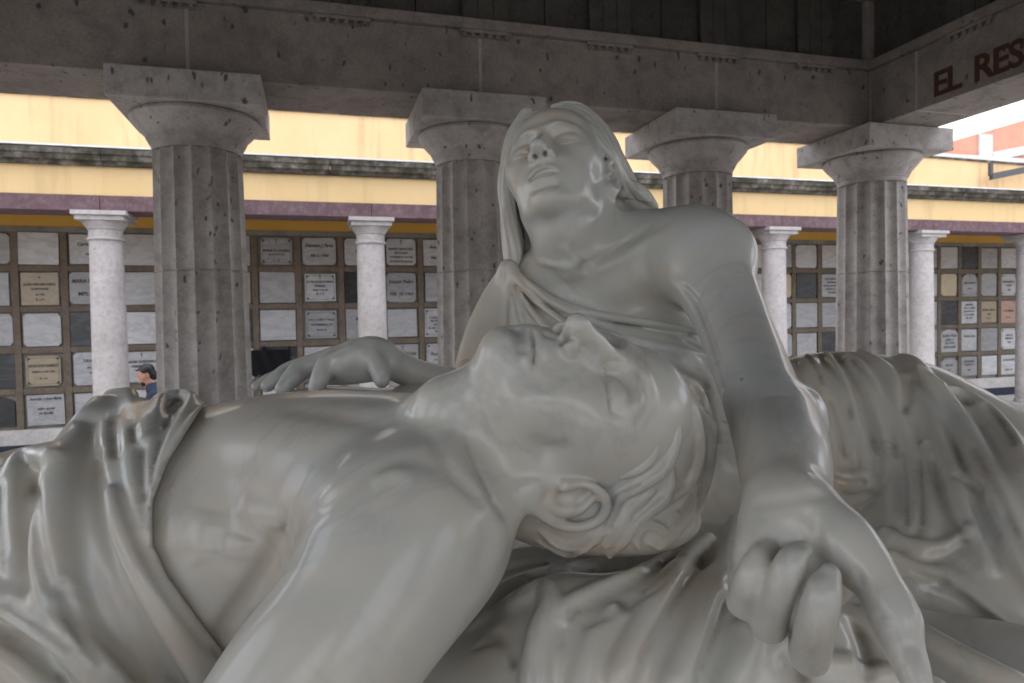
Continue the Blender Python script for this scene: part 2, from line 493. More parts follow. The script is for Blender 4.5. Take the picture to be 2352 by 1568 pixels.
alink('upper_wall_coping', MB().prism([(XA, 6.312), (14.03, 6.312), (14.03, 6.35), (XA, 6.35)], -.19, .19).mesh('upper_wall_coping', M_CORNICE), (0, YW + .17, 0))
# dark brace and bracket at the far right
p0 = onY(2276, 413, YW - .3); p1 = onY(2420, 384, YW - .3)
tb = MB()
bm_ = tb.bm
for (px_, py_) in ((p0, p1),):
    d_ = px_ - py_
q0, q1 = p0, p1
tb.prism([(q0[0], q0[2]), (q1[0], q1[2]), (q1[0], q1[2] + .16), (q0[0], q0[2] + .16)], -.05, .05)
alink('roof_brace', tb.mesh('roof_brace', M_METAL), (0, YW - .3, 0))
ablock('bracket', q0[0] - .05, q0[0] + .03, YW - .34, YW - .26, q0[2] + .1, q0[2] + .42, M_METAL)
# small columns
h = ZP0 - GZ - .002
sc_prof = [(.255, .16), (.262, .20), (.255, .235), (.235, .24)]
for i in range(9):
    u = i / 8; sc_prof.append((.238 - .022 * u ** 1.5, .25 + u * (h - .25 - .40)))
zz = h - .40
sc_prof += [(.240, zz + .006), (.246, zz + .022), (.240, zz + .038), (.222, zz + .044), (.222, zz + .15)]
ME_AC = MB().lathe(sc_prof, 48).mesh('arcade_column', M_ARCADE_COL, 35)
ME_AE = MB().lathe([(.222, zz + .152), (.235, zz + .16), (.235, zz + .175), (.262, zz + .21), (.285, zz + .25), (.292, zz + .268)], 48).mesh('column_echinus', M_ARCADE_COL, 40)
ab = MB(); ab.box(-.31, .31, -.31, .31, zz + .27, zz + .335, .004); ab.box(-.35, .35, -.35, .35, zz + .337, h - .002, .006)
ME_AA = ab.mesh('column_abacus', M_ARCADE_COL)
ME_AB = MB().box(-.36, .36, -.36, .36, 0, .158, .008).mesh('column_base', M_ARCADE_COL)
for x in (-6.66, -2.87, .905, 4.70, 8.49, 12.05, 15.0, 18.8):
    c = alink('arcade_column', ME_AC, (x, YS, GZ))
    link('echinus', ME_AE, None, c); link('abacus', ME_AA, None, c); link('base', ME_AB, None, c)
# ceiling lamp
lp = onY(2205, 528, YS + .8)
lm = MB().lathe([(.16, .0), (.165, -.03), (.14, -.08), (.08, -.115), (.01, -.125)], 24, cap=False).mesh('ceiling_lamp', M_LAMP, 60)
link('ceiling_lamp', lm, None, None, (lp[0], lp[1], 4.298), label='white dome lamp under the ochre ceiling right of the last tall temple column', cat='lamp')

# ---- niche wall
niche = empty('niche_wall', (5, YW, GZ), label='burial niche wall of brown stone ribs holding rows of marble grave plaques behind the arcade', cat='wall')
def nlink(name, me, loc=(0, 0, 0), mat=None, **k):
    return link(name, me, mat, niche, (loc[0] - 5, loc[1] - YW, loc[2] - GZ), **k)
def nblock(name, x0, x1, y0, y1, z0, z1, mat, bev=0):
    cx, cy, cz = (x0 + x1) / 2, (y0 + y1) / 2, (z0 + z1) / 2
    return nlink(name, MB().box(x0 - cx, x1 - cx, y0 - cy, y1 - cy, z0 - cz, z1 - cz, bev).mesh(name, mat), (cx, cy, cz))
nblock('backing', XA, XB, YW + .06, YW + .3, GZ, 4.80, M_PLASTER)
nblock('ochre_band', XA, XB, YW + .012, YW + .058, 4.105, 4.298, M_OCHRE)
nblock('top_course', XA, XB, YW + .004, YW + .058, 4.012, 4.103, M_PLASTER)
nblock('base_course', XA, XB, YW - .03, YW + .058, .398, .655, M_PAVE)
nblock('skirting', XA, XB, YW - .05, YW + .058, GZ + .004, .396, M_PLINTH)
RX = np.interp(np.arange(-2, 33), [-2, 0, 1, 6, 7, 8, 9, 21, 22, 27, 28, 29, 30, 31, 32],
               [-.472, -.3599, -.3053, -.0195, .0387, .0965, .1516, .799, .8523, 1.1185, 1.1677, 1.2158, 1.2659, 1.315, 1.364]) * YW
RZ = [CAM_Z + v * YW for v in (.1275, .0777, .0260, -.0262, -.0782, -.1262)]
for i, x in enumerate(RX):
    nblock('upright_rib', x - .052, x + .052, YW, YW + .058, .657, 4.01, M_RIB, .006)
for z in RZ[1:-1]:
    for a, b in zip(RX, RX[1:]):
        nblock('cross_rib', a + .054, b - .054, YW + .006, YW + .058, z - .05, z + .05, M_RIB, .006)
def plaque_poly(w, h_, cut):
    """outline with plain, clipped or scooped corners"""
    if cut == 0: return [(-w, -h_), (w, -h_), (w, h_), (-w, h_)]
    if cut == 1:
        c = .05
        return [(-w + c, -h_), (w - c, -h_), (w, -h_ + c), (w, h_ - c), (w - c, h_), (-w + c, h_), (-w, h_ - c), (-w, -h_ + c)]
    if cut == 2:   # arched top
        return [(-w, -h_), (w, -h_), (w, h_ * .55)] + [(w * math.cos(a), h_ * .55 + h_ * .45 * math.sin(a)) for a in np.linspace(.2, math.pi - .2, 9)] + [(-w, h_ * .55)]
PM = {}
def plaque(ci, ri, kind='white', cut=0, dx=0.0, dz=0.0, sw=1.0, sh=1.0, rot=0.0):
    a, b = RX[ci + 2] + .056, RX[ci + 3] - .056
    z1, z0 = RZ[ri] - .054, RZ[ri + 1] + .054
    w, h_ = (b - a) / 2 * .97 * sw, (z1 - z0) / 2 * .97 * sh
    key = (round(w, 3), round(h_, 3), kind, cut)
    if key not in PM:
        m_ = {'white': M_PLQ, 'cream': M_PLQ_CREAM, 'pink': M_PLQ_PINK, 'dark': M_PLQ_DARK}[kind]
        PM[key] = MB().prism(plaque_poly(w, h_, cut), -.014, .014).mesh('grave_plaque', m_)
    o = nlink('grave_plaque', PM[key], ((a + b) / 2 + dx, YW + .030, (z0 + z1) / 2 + dz))
    o.rotation_euler = (0, rot, 0)
    return o, w, h_
def inscribe(o, w, h_, lines, frame=0, mat=None):
    """lines: (text, relative height on plaque, size relative to plaque height, shear)"""
    for s, v, sz, shr in lines:
        me = text_mesh(s, sz * h_ * 2, .0012, 'CENTER', shr, 2, .0015 + .004 * sz)
        xs_ = [q.co.x for q in me.vertices]
        wd = (max(xs_) - min(xs_)) if xs_ else 1
        k = min(1.0, (2 * w * .86) / max(wd, 1e-3))
        c = link('inscription', me, mat or M_INK, o, (0, -.0155, v * h_ - sz * h_ * .7))
        c.rotation_euler = (math.pi / 2, 0, 0)
        c.scale = (k, 1, 1)
    if frame:
        m_ = MB(); t = .005; W_, H_ = w * .9, h_ * .88
        m_.box(-W_, W_, -.0015, 0, H_ - t, H_); m_.box(-W_, W_, -.0015, 0, -H_, -H_ + t)
        m_.box(-W_, -W_ + t, -.0015, 0, -H_ + t + .001, H_ - t - .001); m_.box(W_ - t, W_, -.0015, 0, -H_ + t + .001, H_ - t - .001)
        for sx in (-1, 1):
            for sz in (-1, 1):
                m_.prism([(sx * W_, sz * H_), (sx * (W_ - .05), sz * H_), (sx * (W_ - .03), sz * (H_ - .03)), (sx * W_, sz * (H_ - .05))][::sx * sz], -.0032, -.0017)
        link('engraved_border', m_.mesh('engraved_border', M_INK), None, o, (0, -.0145, 0))
def cross(o, z, s=.05):
    m_ = MB(); m_.box(-s * .12, s * .12, -.0015, 0, -s, s); m_.box(-s * .55, -s * .125, -.0015, 0, s * .25, s * .5); m_.box(s * .125, s * .55, -.0015, 0, s * .25, s * .5)
    link('engraved_cross', m_.mesh('engraved_cross', M_INK), None, o, (0, -.0145, z))
SPEC = {
 (-1, 0): ('white', 1, []), (0, 0): ('white', 0, []), (-1, 1): ('white', 0, []), (-1, 2): ('white', 1, []), (-1, 3): ('dark', 0, []), (-1, 4): ('dark', 2, []),
 (0, 1): ('cream', 0, [('+', .72, .14, 0), ('JUAN NEPOMUCENO', .28, .10, 0), ('QUINTANAR', .0, .08, 0), ('DE 1930', -.35, .07, 0), ('R. I. P.', -.66, .09, 0)]),
 (0, 2): ('white', 1, []), (0, 3): ('cream', 1, [('ASUNCION RAMIREZ', .35, .13, 0), ('ENERO 14 DE 1939', -.05, .08, 0), ('R. I. P.', -.5, .09, 0)]),
 (0, 4): ('white', 0, [('Antonio y Jose Maria', .75, .13, .3), ('niño angel', .1, .12, .3), ('su familia', -.2, .11, .3)]),
 (1, 0): ('white', 0, [('Carmen G.', .35, .16, .3), ('1946', -.35, .13, 0)]), (1, 1): ('white', 1, [('MARIA DE JESUS', .45, .17, 0), ('MPL 1934', -.35, .17, 0)]),
 (1, 2): ('dark', 0, []), (1, 3): ('white', 1, [('GRACIELA', .5, .12, 0), ('POZOS', .05, .11, 0), ('VIUDA', -.25, .09, 0)]), (1, 4): ('white', 0, []),
 (2, 0): ('white', 0, []), (2, 1): ('white', 0, []), (2, 2): ('white', 0, []), (2, 3): ('white', 1, [('MARIE GUERRERO', .35, .11, 0), ('FEBRERO 1940', .05, .10, 0)]),
 (5, 0): ('white', 1, [('MARIA G. PATIÑO', .05, .12, 0), ('DE AGOSTO 1926', -.25, .07, 0), ('R. I. P.', -.68, .10, 0)]),
 (5, 1): ('white', 0, []), (5, 2): ('white', 0, []), (5, 3): ('dark', 0, []),
 (6, 0): ('white', 1, [('Francisco J. Perez', .45, .18, .3), ('XII-2-1960', -.3, .15, .2)]),
 (6, 1): ('white', 0, [('Dª FRANCISCA PARRA', .42, .10, 0), ('PARRA', .12, .13, 0), ('FEBRERO 18 DE 1930', -.18, .06, 0), ('R. I. P.', -.45, .12, 0)]),
 (6, 2): ('white', 0, [('LUIS A. LUNA Y TAGLE', .35, .10, 0), ('NOVIEMBRE 2, 19', -.02, .10, 0), ('EDAD 44', -.4, .09, 0)]),
 (6, 3): ('white', 0, [('Modesto Perez', .40, .20, .25)]),
 (7, 0): ('white', 1, [('JOSE G.', .1, .13, 0), ('R. I. P.', -.3, .11, 0)]), (7, 1): ('dark', 0, []), (7, 2): ('white', 0, [('Rosa M.', .35, .16, .3)]), (7, 3): ('white', 0, []),
 (8, 0): ('white', 1, [('MARIA SANCHEZ', .25, .13, 0), ('DE CLARA', -.05, .11, 0), ('DICIEMBRE 23 DE 1963', -.38, .09, 0), ('EXCELENTE MADRE', -.72, .10, 0)]),
 (8, 1): ('white', 1, [('Joaquin Pedro', .42, .17, .25), ('FEB. 15-1960', -.42, .15, .15)]), (8, 2): ('white', 0, []), (8, 3): ('white', 0, [('Dolores G. Prieto Lopez', .38, .20, .2)]),
 (9, 0): ('white', 0, [('Antonio L.', .45, .17, .3), ('Sept 3-60', -.35, .16, .25)]), (9, 1): ('white', 0, []),
 (9, 2): ('white', 0, [('LUISA MUÑOZ', .35, .11, 0), ('DE FRAGOSO', .12, .11, 0), ('FALLECIO', -.12, .10, 0), ('EL DIA 18 DE MAYO', -.38, .09, 0), ('DE 1936', -.62, .10, 0)]),
 (9, 3): ('white', 1, [('Ramiro M.', .25, .17, .1), ('DICIEMBRE 14', -.2, .07, 0), ('R. I. P.', -.68, .13, 0)]),
 (22, 1): ('white', 0, [('ANTONIO RUIZ', .6, .11, 0), ('SEPTIEMBRE 4', .3, .09, 0), ('DE MIL NOVECIENTOS', .0, .09, 0), ('TREINTA Y DOS', -.3, .1, 0), ('RECUERDO', -.6, .09, 0)]),
 (21, 1): ('dark', 0, []), (22, 3): ('dark', 0, []),
 (28, 1): ('white', 2, [('JESUS SILVA', .2, .12, 0), ('R. I. P.', -.3, .1, 0)]), (30, 1): ('white', 1, [('MARGARITA', .3, .13, 0), ('LEON', -.05, .12, 0), ('1928', -.45, .1, 0)]),
 (27, 2): ('dark', 0, []), (28, 2): ('white', 0, [('MANUEL', .7, .12, 0), ('DE LA TORRE', .4, .11, 0), ('FALLECIO EL', .1, .11, 0), ('16 DE ABRIL', -.2, .11, 0), ('DE 1931', -.5, .11, 0)]),
 (29, 2): ('cream', 0, [('SOFIA GARZA', .2, .13, 0), ('1935', -.2, .11, 0), ('R. I. P.', -.6, .1, 0)]), (30, 2): ('pink', 0, [('LA FAMILIA', .1, .12, 0), ('R. I. P.', -.5, .1, 0)]),
 (27, 3): ('white', 2, [('ELENA VEGA', .45, .17, 0), ('ABRIL 3', .1, .14, 0), ('DE 1933', -.2, .14, 0), ('DESCANSE', -.55, .14, 0)]), (28, 3): ('white', 0, [('Pedro Luz', .4, .17, .2)]),
 (30, 3): ('white', 1, [('CARLOS', .35, .13, 0), ('MENDEZ', .05, .13, 0), ('1944', -.35, .12, 0)]),
 (26, 4): ('white', 0, [('TERESA', .6, .14, 0), ('DIAZ', .25, .14, 0), ('MAYO 2', -.1, .12, 0), ('1929', -.45, .12, 0)]),
 (27, 4): ('white', 2, [('HIJO MIO', .2, .12, 0), ('1937', -.3, .1, 0)]), (28, 4): ('white', 0, [('JORGE RIOS', .5, .13, 0), ('MARZO 8', .15, .12, 0), ('1941', -.4, .12, 0)]),
 (30, 4): ('white', 0, [('GUADALUPE', .5, .14, 0), ('NOV. 12', -.5, .13, 0)]),
}
prng = random.Random(11)
FRAMED = {(6, 1), (6, 2), (9, 2), (9, 3), (28, 1), (30, 1), (5, 0), (0, 3), (27, 4), (30, 3)}
for ci in range(-2, 32):
    for ri in range(5):
        sp = SPEC.get((ci, ri))
        if sp: kind, cut, lines = sp
        else:
            kind = prng.choices(['white', 'cream', 'dark'], [.88, .04, .08])[0]; cut = prng.choice([0, 0, 1]); lines = []
        small = (ci, ri) in ((0, 3), (5, 0), (6, 2), (6, 1))
        o, w, h_ = plaque(ci, ri, kind, cut, prng.uniform(-.012, .012), prng.uniform(-.008, .008),
                          (.86 if small else prng.choice([1.0, .98, .93])), (.9 if small else prng.choice([1.0, .97, .93])), prng.uniform(-.012, .012))
        if kind == 'dark': o['label'] = 'black marble plaque'
        if kind == 'cream': o['label'] = 'cream marble plaque'
        if kind == 'pink': o['label'] = 'pinkish stone plaque'
        if lines:
            inscribe(o, w, h_, lines, (ci, ri) in FRAMED)
            if (ci, ri) in ((5, 0), (6, 1), (8, 0), (9, 3), (2, 3), (8, 3), (28, 1)): cross(o, h_ * .78, .045)
            if kind == 'white': o['label'] = 'white marble plaque lettered ' + lines[0][0]
# a black sheet of plastic over one niche, held by a wire
pq = onY(648, 822, YW - .03)
# ---- brick building beyond, far right
br = empty('brick_building', (38, 30, 0), label='orange red brick building with pale concrete frame far beyond the right end of the wall', cat='building')
YB = 30.0
def yb(x, y): return onY(x, y, YB)
a_ = yb(2100, 420); b_ = yb(2640, 420)
t1 = yb(2160, 332)[2]; t2 = yb(2352, 276)[2]
xl, xr = a_[0], b_[0]
m_ = MB()
slope = (t2 - t1) / (yb(2352, 276)[0] - yb(2160, 332)[0])
m_.prism([(xl, GZ - .2), (xr, GZ - .2), (xr, t1 + slope * (xr - yb(2160, 332)[0])), (xl, t1 + slope * (xl - yb(2160, 332)[0]))], 0, 6)
link('brick_wall', m_.mesh('brick_wall', M_BRICK_R), None, br, (-38, 0, 0))
c0 = yb(2246, 300)[0]; c1 = yb(2276, 300)[0]
link('concrete_post', MB().box(c0, c1, -.12, -.004, 3.0, t1 + slope * (c0 - yb(2160, 332)[0]) - .02).mesh('concrete_post', M_CONC), None, br, (-38, 0, 0))
s0 = yb(2276, 350); s1 = yb(2420, 322)
link('concrete_band', MB().prism([(s0[0], s0[2] - .5), (s1[0], s1[2] - .5), (s1[0], s1[2]), (s0[0], s0[2])], -.16, -.005).mesh('concrete_band', M_CONC), None, br, (-38, 0, 0))
e0 = yb(2120, 346); e1 = yb(2300, 372)
link('lower_band', MB().box(e0[0], xr, -.2, -.165, yb(2200, 372)[2], yb(2200, 356)[2]).mesh('lower_band', M_CONC), None, br, (-38, 0, 0))

# ---- the other sides of the cemetery court
def court_range(name, x0, x1, y0, y1, label):
    o = empty(name, ((x0 + x1) / 2, (y0 + y1) / 2, GZ), label=label, cat='building')
    cx, cy = (x0 + x1) / 2, (y0 + y1) / 2
    w, d = (x1 - x0) / 2, (y1 - y0) / 2
    link('wall', MB().box(-w, w, -d, d, 0, 5.6).mesh('wall', M_YELLOW), None, o)
    link('cornice', MB().box(-w - .2, w + .2, -d - .2, d + .2, 4.4, 4.62).mesh('cornice', M_CORNICE), None, o)
    link('dado', MB().box(-w - .03, w + .03, -d - .03, d + .03, 0, 3.6).mesh('dado', M_PLASTER), None, o)
court_range('court_building', -60, 60, -34, -30, 'yellow range with grey niche wall closing the court on the side behind the viewer')
court_range('court_building', -26, -22, -29.9, 12, 'yellow range with grey niche wall closing the court on the left side')
court_range('court_building', 29, 33, -29.9, 12, 'yellow range with grey niche wall closing the court on the right side')

# ================================================================= CARVED MARBLE: implicit surfaces meshed with OpenVDB
# sculptor's space: x right, y up, z towards the viewer's side (metres); moved into place with CM
f32 = np.float32
def P(px, py, d):
    return np.array([(px - 1176) / F_PX * d, -(py - 784) / F_PX * d, -d])
def smin(a, b, k):
    if k <= 0: return np.minimum(a, b)
    h = np.maximum(k - np.abs(a - b), 0) / k
    return np.minimum(a, b) - h * h * k * 0.25
def seg_dist(p, a, b):
    ab = b - a
    L = float(ab @ ab) + 1e-12
    t = np.clip((p - a) @ (ab / L), 0, 1)
    q = p - a - t[:, None] * ab
    return np.sqrt(np.einsum('ij,ij->i', q, q)), t
class Prim:
    __slots__ = ('f', 'lo', 'hi', 'mode', 'k')
class Field:
    """ordered list of shape operations; each only touches points near its bounding box"""
    def __init__(s):
        s.ops = []
        s.warp = None
        s.stains = []  # carved lines that take brown wax and painted crease shade
        s.stain_amt = 1.0  # amount of wax and painted crease shade
        s.fr = (np.eye(3), np.zeros(3), 1.0)
    def frame(s, R=np.eye(3), t=np.zeros(3), sc_=1.0): s.fr = (np.array(R, float), np.array(t, float), sc_)
    def X(s, p):
        R, t, c = s.fr
        p = np.atleast_2d(np.array(p, float))
        if s.warp: p = s.warp(p)
        return c * (p @ R.T) + t
    def add(s, f, lo, hi, mode='u', k=0.0, pad=0.0):
        o = Prim(); o.f = f; o.mode = mode; o.k = k
        m = pad + max(k, 0) + 0.012
        o.lo = np.array(lo) - m; o.hi = np.array(hi) + m
        s.ops.append(o)
    def chain(s, pts, rad, k=0.01, mode='u', flat=None):
        """round tapered tube through the points; rad one or per point"""
        c = s.fr[2]
        pts = s.X(pts); n = len(pts)
        rad = np.array(rad if hasattr(rad, '__len__') else [rad] * n, float) * c
        k = k * c
        pf = pts.astype(f32)
        def f(p):
            d = None
            for i in range(max(n - 1, 1)):
                j = min(i + 1, n - 1)
                q, t = seg_dist(p, pf[i], pf[j])
                q = q - (rad[i] + (rad[j] - rad[i]) * t).astype(f32)
                d = q if d is None else np.minimum(d, q)
            return d
        s.add(f, (pts - rad[:, None]).min(0), (pts + rad[:, None]).max(0), mode, k)
    def ell(s, c, r, k=0.01, mode='u', R=None):
        """ellipsoid, radii along the frame's axes (or R columns within it)"""
        Rf, t, cs = s.fr
        ctr = s.X(c)[0].astype(f32)
        A = Rf @ (np.array(R, float) if R is not None else np.eye(3))
        r = np.array(r, float) * cs
        k = k * cs
        Af = A.astype(f32); ri = (1 / r).astype(f32); ri2 = (1 / r ** 2).astype(f32)
        def f(p):
            q = (p - ctr) @ Af
            k0 = np.sqrt(((q * ri) ** 2).sum(1))
            k1 = np.sqrt(((q * ri2) ** 2).sum(1)) + 1e-9
            return k0 * (k0 - 1) / k1
        e = np.abs(A) @ r
        s.add(f, ctr - e, ctr + e, mode, k)
    def plane_cut(s, pt, n, k=0.01):
        """removes what lies on the side n points to"""
        pt = np.array(pt, float); n = np.array(n, float); n /= np.linalg.norm(n)
        pf = pt.astype(f32); nf = n.astype(f32)
        s.add(lambda p: -((p - pf) @ nf), [-9] * 3, [9] * 3, 's', k)
    def eval(s, p, ops=None):
        d = np.full(len(p), 0.2, f32)
        for o in (s.ops if ops is None else ops):
            if o.mode == 'u': d = smin(d, o.f(p), o.k)
            elif o.mode == 's': d = -smin(-d, o.f(p), o.k)
            elif o.mode == 'd': d = d - o.f(p)
        return d
    def near(s, lo, hi):
        return [o for o in s.ops if np.all(o.lo <= hi) and np.all(o.hi >= lo)]
    def trace(s, px, d0=0.25, d1=3.0, ops=None):
        """distance at which lines of sight through the given readings meet the surface"""
        px = np.array(px, float)
        D = np.stack([(px[:, 0] - 1176) / F_PX, -(px[:, 1] - 784) / F_PX, -np.ones(len(px))], 1)
        nl = np.linalg.norm(D, axis=1)
        t = np.full(len(px), d0); hit = np.zeros(len(px), bool)
        best = np.full(len(px), 9.0); bt = t.copy()
        for i in range(160):
            e = s.eval((D * t[:, None]).astype(f32), ops)
            b = e < best
            best[b] = e[b]; bt[b] = t[b]
            hit |= e < 0.0006
            t = np.where(hit, t, t + np.maximum(e, 0.0006) * 0.8 / nl)
            if hit.all() or (t > d1).all(): break
        return np.where(hit, t, bt)
    def strokes(s, L):
        """relief drawn over the surface: (points, half width px, height px, kind) ; + raises, - cuts"""
        allp = []; idx = []
        for st in L:
            pts = catmull(np.array(st[0], float), 4)
            idx.append((len(allp), len(allp) + len(pts))); allp += list(pts)
        dd = s.trace(allp)
        for st, (a, b) in zip(L, idx):
            pts = np.array(allp[a:b]); d = dd[a:b].copy()
            d = np.clip(d, np.median(d) - 0.12, np.median(d) + 0.12)
            w = st[1] if hasattr(st[1], '__len__') else (st[1], st[1])
            h = st[2]; kind = st[3] if len(st) > 3 else 'g'; ends = st[4] if len(st) > 4 else (0.2, 0.2)
            pos = np.stack([P(x, y, z) for (x, y), z in zip(pts, d)])
            sc_ = d / F_PX
            n = len(pos); u = np.linspace(0, 1, n)
            W = (np.interp(u, np.linspace(0, 1, len(w)), w) * sc_).astype(f32)
            e = np.clip(u / max(ends[0], 1e-3), 0, 1) * np.clip((1 - u) / max(ends[1], 1e-3), 0, 1)
            Hh = (h * sc_ * (e * (2 - e))).astype(f32)
            s._stroke(pos.astype(f32), W, Hh, kind)
            if h < 0 and (len(st) < 6 or st[5]) and (s.stain_amt >= 1 or max(w) <= 12): s.stains.append((np.stack([P(x, y, z + q * .8) for (x, y), z, q in zip(pts, d, np.abs(Hh))]).astype(f32), np.clip(W * (.6 if s.stain_amt < 1 else .9), .0012, .0070), np.abs(Hh) / (np.abs(Hh).max() + 1e-9) * min(1.0, abs(h) / 12.0) * s.stain_amt))
    def _stroke(s, pos, W, Hh, kind):
        def f(p):
            best = np.full(len(p), 1e9, f32); ww = np.zeros(len(p), f32); hh = np.zeros(len(p), f32)
            for i in range(len(pos) - 1):
                q, t = seg_dist(p, pos[i], pos[i + 1])
                m = q < best
                best = np.where(m, q, best)
                ww = np.where(m, W[i] + (W[i + 1] - W[i]) * t, ww)
                hh = np.where(m, Hh[i] + (Hh[i + 1] - Hh[i]) * t, hh)
            x = best / np.maximum(ww, 1e-5)
            if kind == 'g': return hh * np.exp(-x * x)
            if kind == 'v': return hh * np.exp(-1.6 * x)
            if kind == 'r': return hh * np.sqrt(np.maximum(1 - np.minimum(x / 1.6, 1) ** 2, 0))
            return hh * np.exp(-x * x)
        m = float(W.max()) * 2.4
        s.add(f, pos.min(0), pos.max(0), 'd', 0, pad=m)
    def mesh(s, name, h=0.0025, lo=None, hi=None):
        boxes = [o for o in s.ops if o.mode == 'u']
        LO = np.min([o.lo for o in boxes], 0); HI = np.max([o.hi for o in boxes], 0)
        if lo is not None: LO = np.maximum(LO, lo)
        if hi is not None: HI = np.minimum(HI, hi)
        cell = 32
        i0 = np.floor(LO / (h * cell)).astype(int); i1 = np.ceil(HI / (h * cell)).astype(int)
        grid = vdb.FloatGrid(4 * h)
        grid.gridClass = vdb.GridClass.LEVEL_SET
        o8 = np.arange(8)
        loc = np.stack(np.meshgrid(o8, o8, o8, indexing='ij'), -1).reshape(-1, 3)
        lf = np.stack(np.meshgrid(np.arange(4), np.arange(4), np.arange(4), indexing='ij'), -1).reshape(-1, 3) * 8
        thr = h * 8 * 0.87 * 1.25 + 0.004
        bgv = 4 * h
        for a in range(i0[0], i1[0]):
            for b in range(i0[1], i1[1]):
                for c in range(i0[2], i1[2]):
                    base = np.array([a, b, c]) * cell
                    l_ = base * h; h_ = (base + cell) * h
                    ops = s.near(l_, h_)
                    if not any(o.mode == 'u' for o in ops): continue
                    cen = ((base + lf + 4) * h).astype(f32)
                    dc = s.eval(cen, ops)
                    act = np.where(np.abs(dc) < thr)[0]
                    for j in np.where(dc <= -thr)[0]:
                        q = base + lf[j]
                        grid.fill(tuple(int(v) for v in q), tuple(int(v) + 7 for v in q), -bgv, False)
                    if not len(act): continue
                    pts = ((base + lf[act])[:, None, :] + loc[None]).reshape(-1, 3)
                    d = np.clip(s.eval((pts * h).astype(f32), ops), -bgv, bgv).reshape(len(act), 8, 8, 8)
                    for j, blk in zip(act, d):
                        q = base + lf[j]
                        grid.copyFromArray(np.ascontiguousarray(blk), ijk=tuple(int(v) for v in q))
        v, q = grid.convertToQuads(0.0)
        v = np.asarray(v, float) * h
        me = bpy.data.meshes.new(name)
        me.vertices.add(len(v)); me.vertices.foreach_set('co', v.astype(f32).ravel())
        q = np.asarray(q).astype(np.int32)[:, ::-1]
        me.loops.add(q.size); me.loops.foreach_set('vertex_index', np.ascontiguousarray(q).ravel())
        me.polygons.add(len(q)); me.polygons.foreach_set('loop_start', np.arange(0, q.size, 4, dtype=np.int32))
        me.update(calc_edges=True)
        me.validate()
        me.shade_smooth()
        vf = v.astype(f32); st_ = np.zeros(len(vf), f32)
        for pos, W, Hh in s.stains:
            m = float(W.max()) * 2.5
            c = np.where(np.all((vf > pos.min(0) - m) & (vf < pos.max(0) + m), axis=1))[0]
            if not len(c): continue
            q_ = vf[c]; acc = np.zeros(len(c), f32)
            for i in range(len(pos) - 1):
                dd, t = seg_dist(q_, pos[i], pos[i + 1])
                acc = np.maximum(acc, np.exp(-(dd / W[i]) ** 2) * Hh[i])
            st_[c] = np.maximum(st_[c], acc)
        if len(me.vertices) == len(vf):
            at = me.attributes.new('wax_crease_shade', 'FLOAT', 'POINT'); at.data.foreach_set('value', st_)
        print('carved', name, len(v), 'verts', round(time.time() - T0, 1), 's')
        return me
def catmull(p, m):
    if len(p) < 3:
        t = np.linspace(0, 1, m + 1)[:, None]
        return p[0] * (1 - t) + p[-1] * t
    q = np.vstack([2 * p[0] - p[1], p, 2 * p[-1] - p[-2]])
    out = []
    for i in range(1, len(q) - 2):
        a, b, c, d = q[i - 1:i + 3]
        for t in np.arange(m) / m:
            out.append(0.5 * (2 * b + (c - a) * t + (2 * a - 5 * b + 4 * c - d) * t * t + (3 * b - a - 3 * c + d) * t ** 3))
    out.append(p[-1])
    return np.array(out)
def tube(F, pts, k=0.01, mode='u', m=6):
    """tube through (px, py, depth, radius px) readings"""
    a = catmull(np.array(pts, float), m)
    F.frame()
    F.chain([P(*r[:3]) for r in a], [r[3] * r[2] / F_PX for r in a], k, mode)
def blob(F, px, py, d, r, k=0.02, mode='u', R=None):
    """ellipsoid at a reading, radii in metres"""
    F.frame()
    F.ell(P(px, py, d), r, k, mode, R)
def rotz(deg, y=0, x=0):
    return np.array((Matrix.Rotation(math.radians(deg), 3, 'Z') @ Matrix.Rotation(math.radians(y), 3, 'Y') @ Matrix.Rotation(math.radians(x), 3, 'X')))
def fold(F, pts, sink=.35, k=.010, dmax=.10):
    """rope-like cloth fold (px, py, half width px) lying on whatever is carved so far"""
    a = catmull(np.array(pts, float), 6)
    d = F.trace(a[:, :2])
    e = F.eval(np.stack([P(x, y, z) for (x, y), z in zip(a[:, :2], d)]).astype(f32))
    on = np.where(e < .003)[0]
    if len(on) > 3: a = a[on[0]:]; d = d[on[0]:]
    a[:3, 2] *= (.45, .7, .9)
    w = np.array([.25, .5, .25])
    for _ in range(6):
        dp = np.concatenate([d[:1], d, d[-1:]])
        d = np.minimum(d, np.convolve(dp, w, 'valid')) * .5 + np.convolve(dp, w, 'valid') * .5
    F.frame()
    r = np.maximum(a[:, 2], 1.5) * d / F_PX
    F.chain([P(x, y, z + sink * q) for (x, y), z, q in zip(a[:, :2], d, r)], list(r), k)
def drape(F, pts, sink=0.0, k=.010, top=.86, ops=None):
    """fold that starts free-standing at distance `top` and settles onto the carved surface below"""
    a = catmull(np.array(pts, float), 6 if ops is None else 3)
    d = F.trace(a[:, :2], ops=ops)
    e = F.eval(np.stack([P(x, y, z) for (x, y), z in zip(a[:, :2], d)]).astype(f32), ops)
    on = e < .004
    first = int(np.argmax(on)) if on.any() else len(d) - 1
    if first > 0: d[:first] = np.linspace(top, d[first], first, endpoint=False)
    w = np.array([.25, .5, .25])
    for _ in range(10):
        dp = np.concatenate([2 * d[:1] - d[1:2], d, 2 * d[-1:] - d[-2:-1]])
        d = np.convolve(dp, w, 'valid')
    F.frame()
    r = np.maximum(a[:, 2], 1.5) * d / F_PX
    F.chain([P(x, y, z + sink * q) for (x, y), z, q in zip(a[:, :2], d, r)], list(r), k)

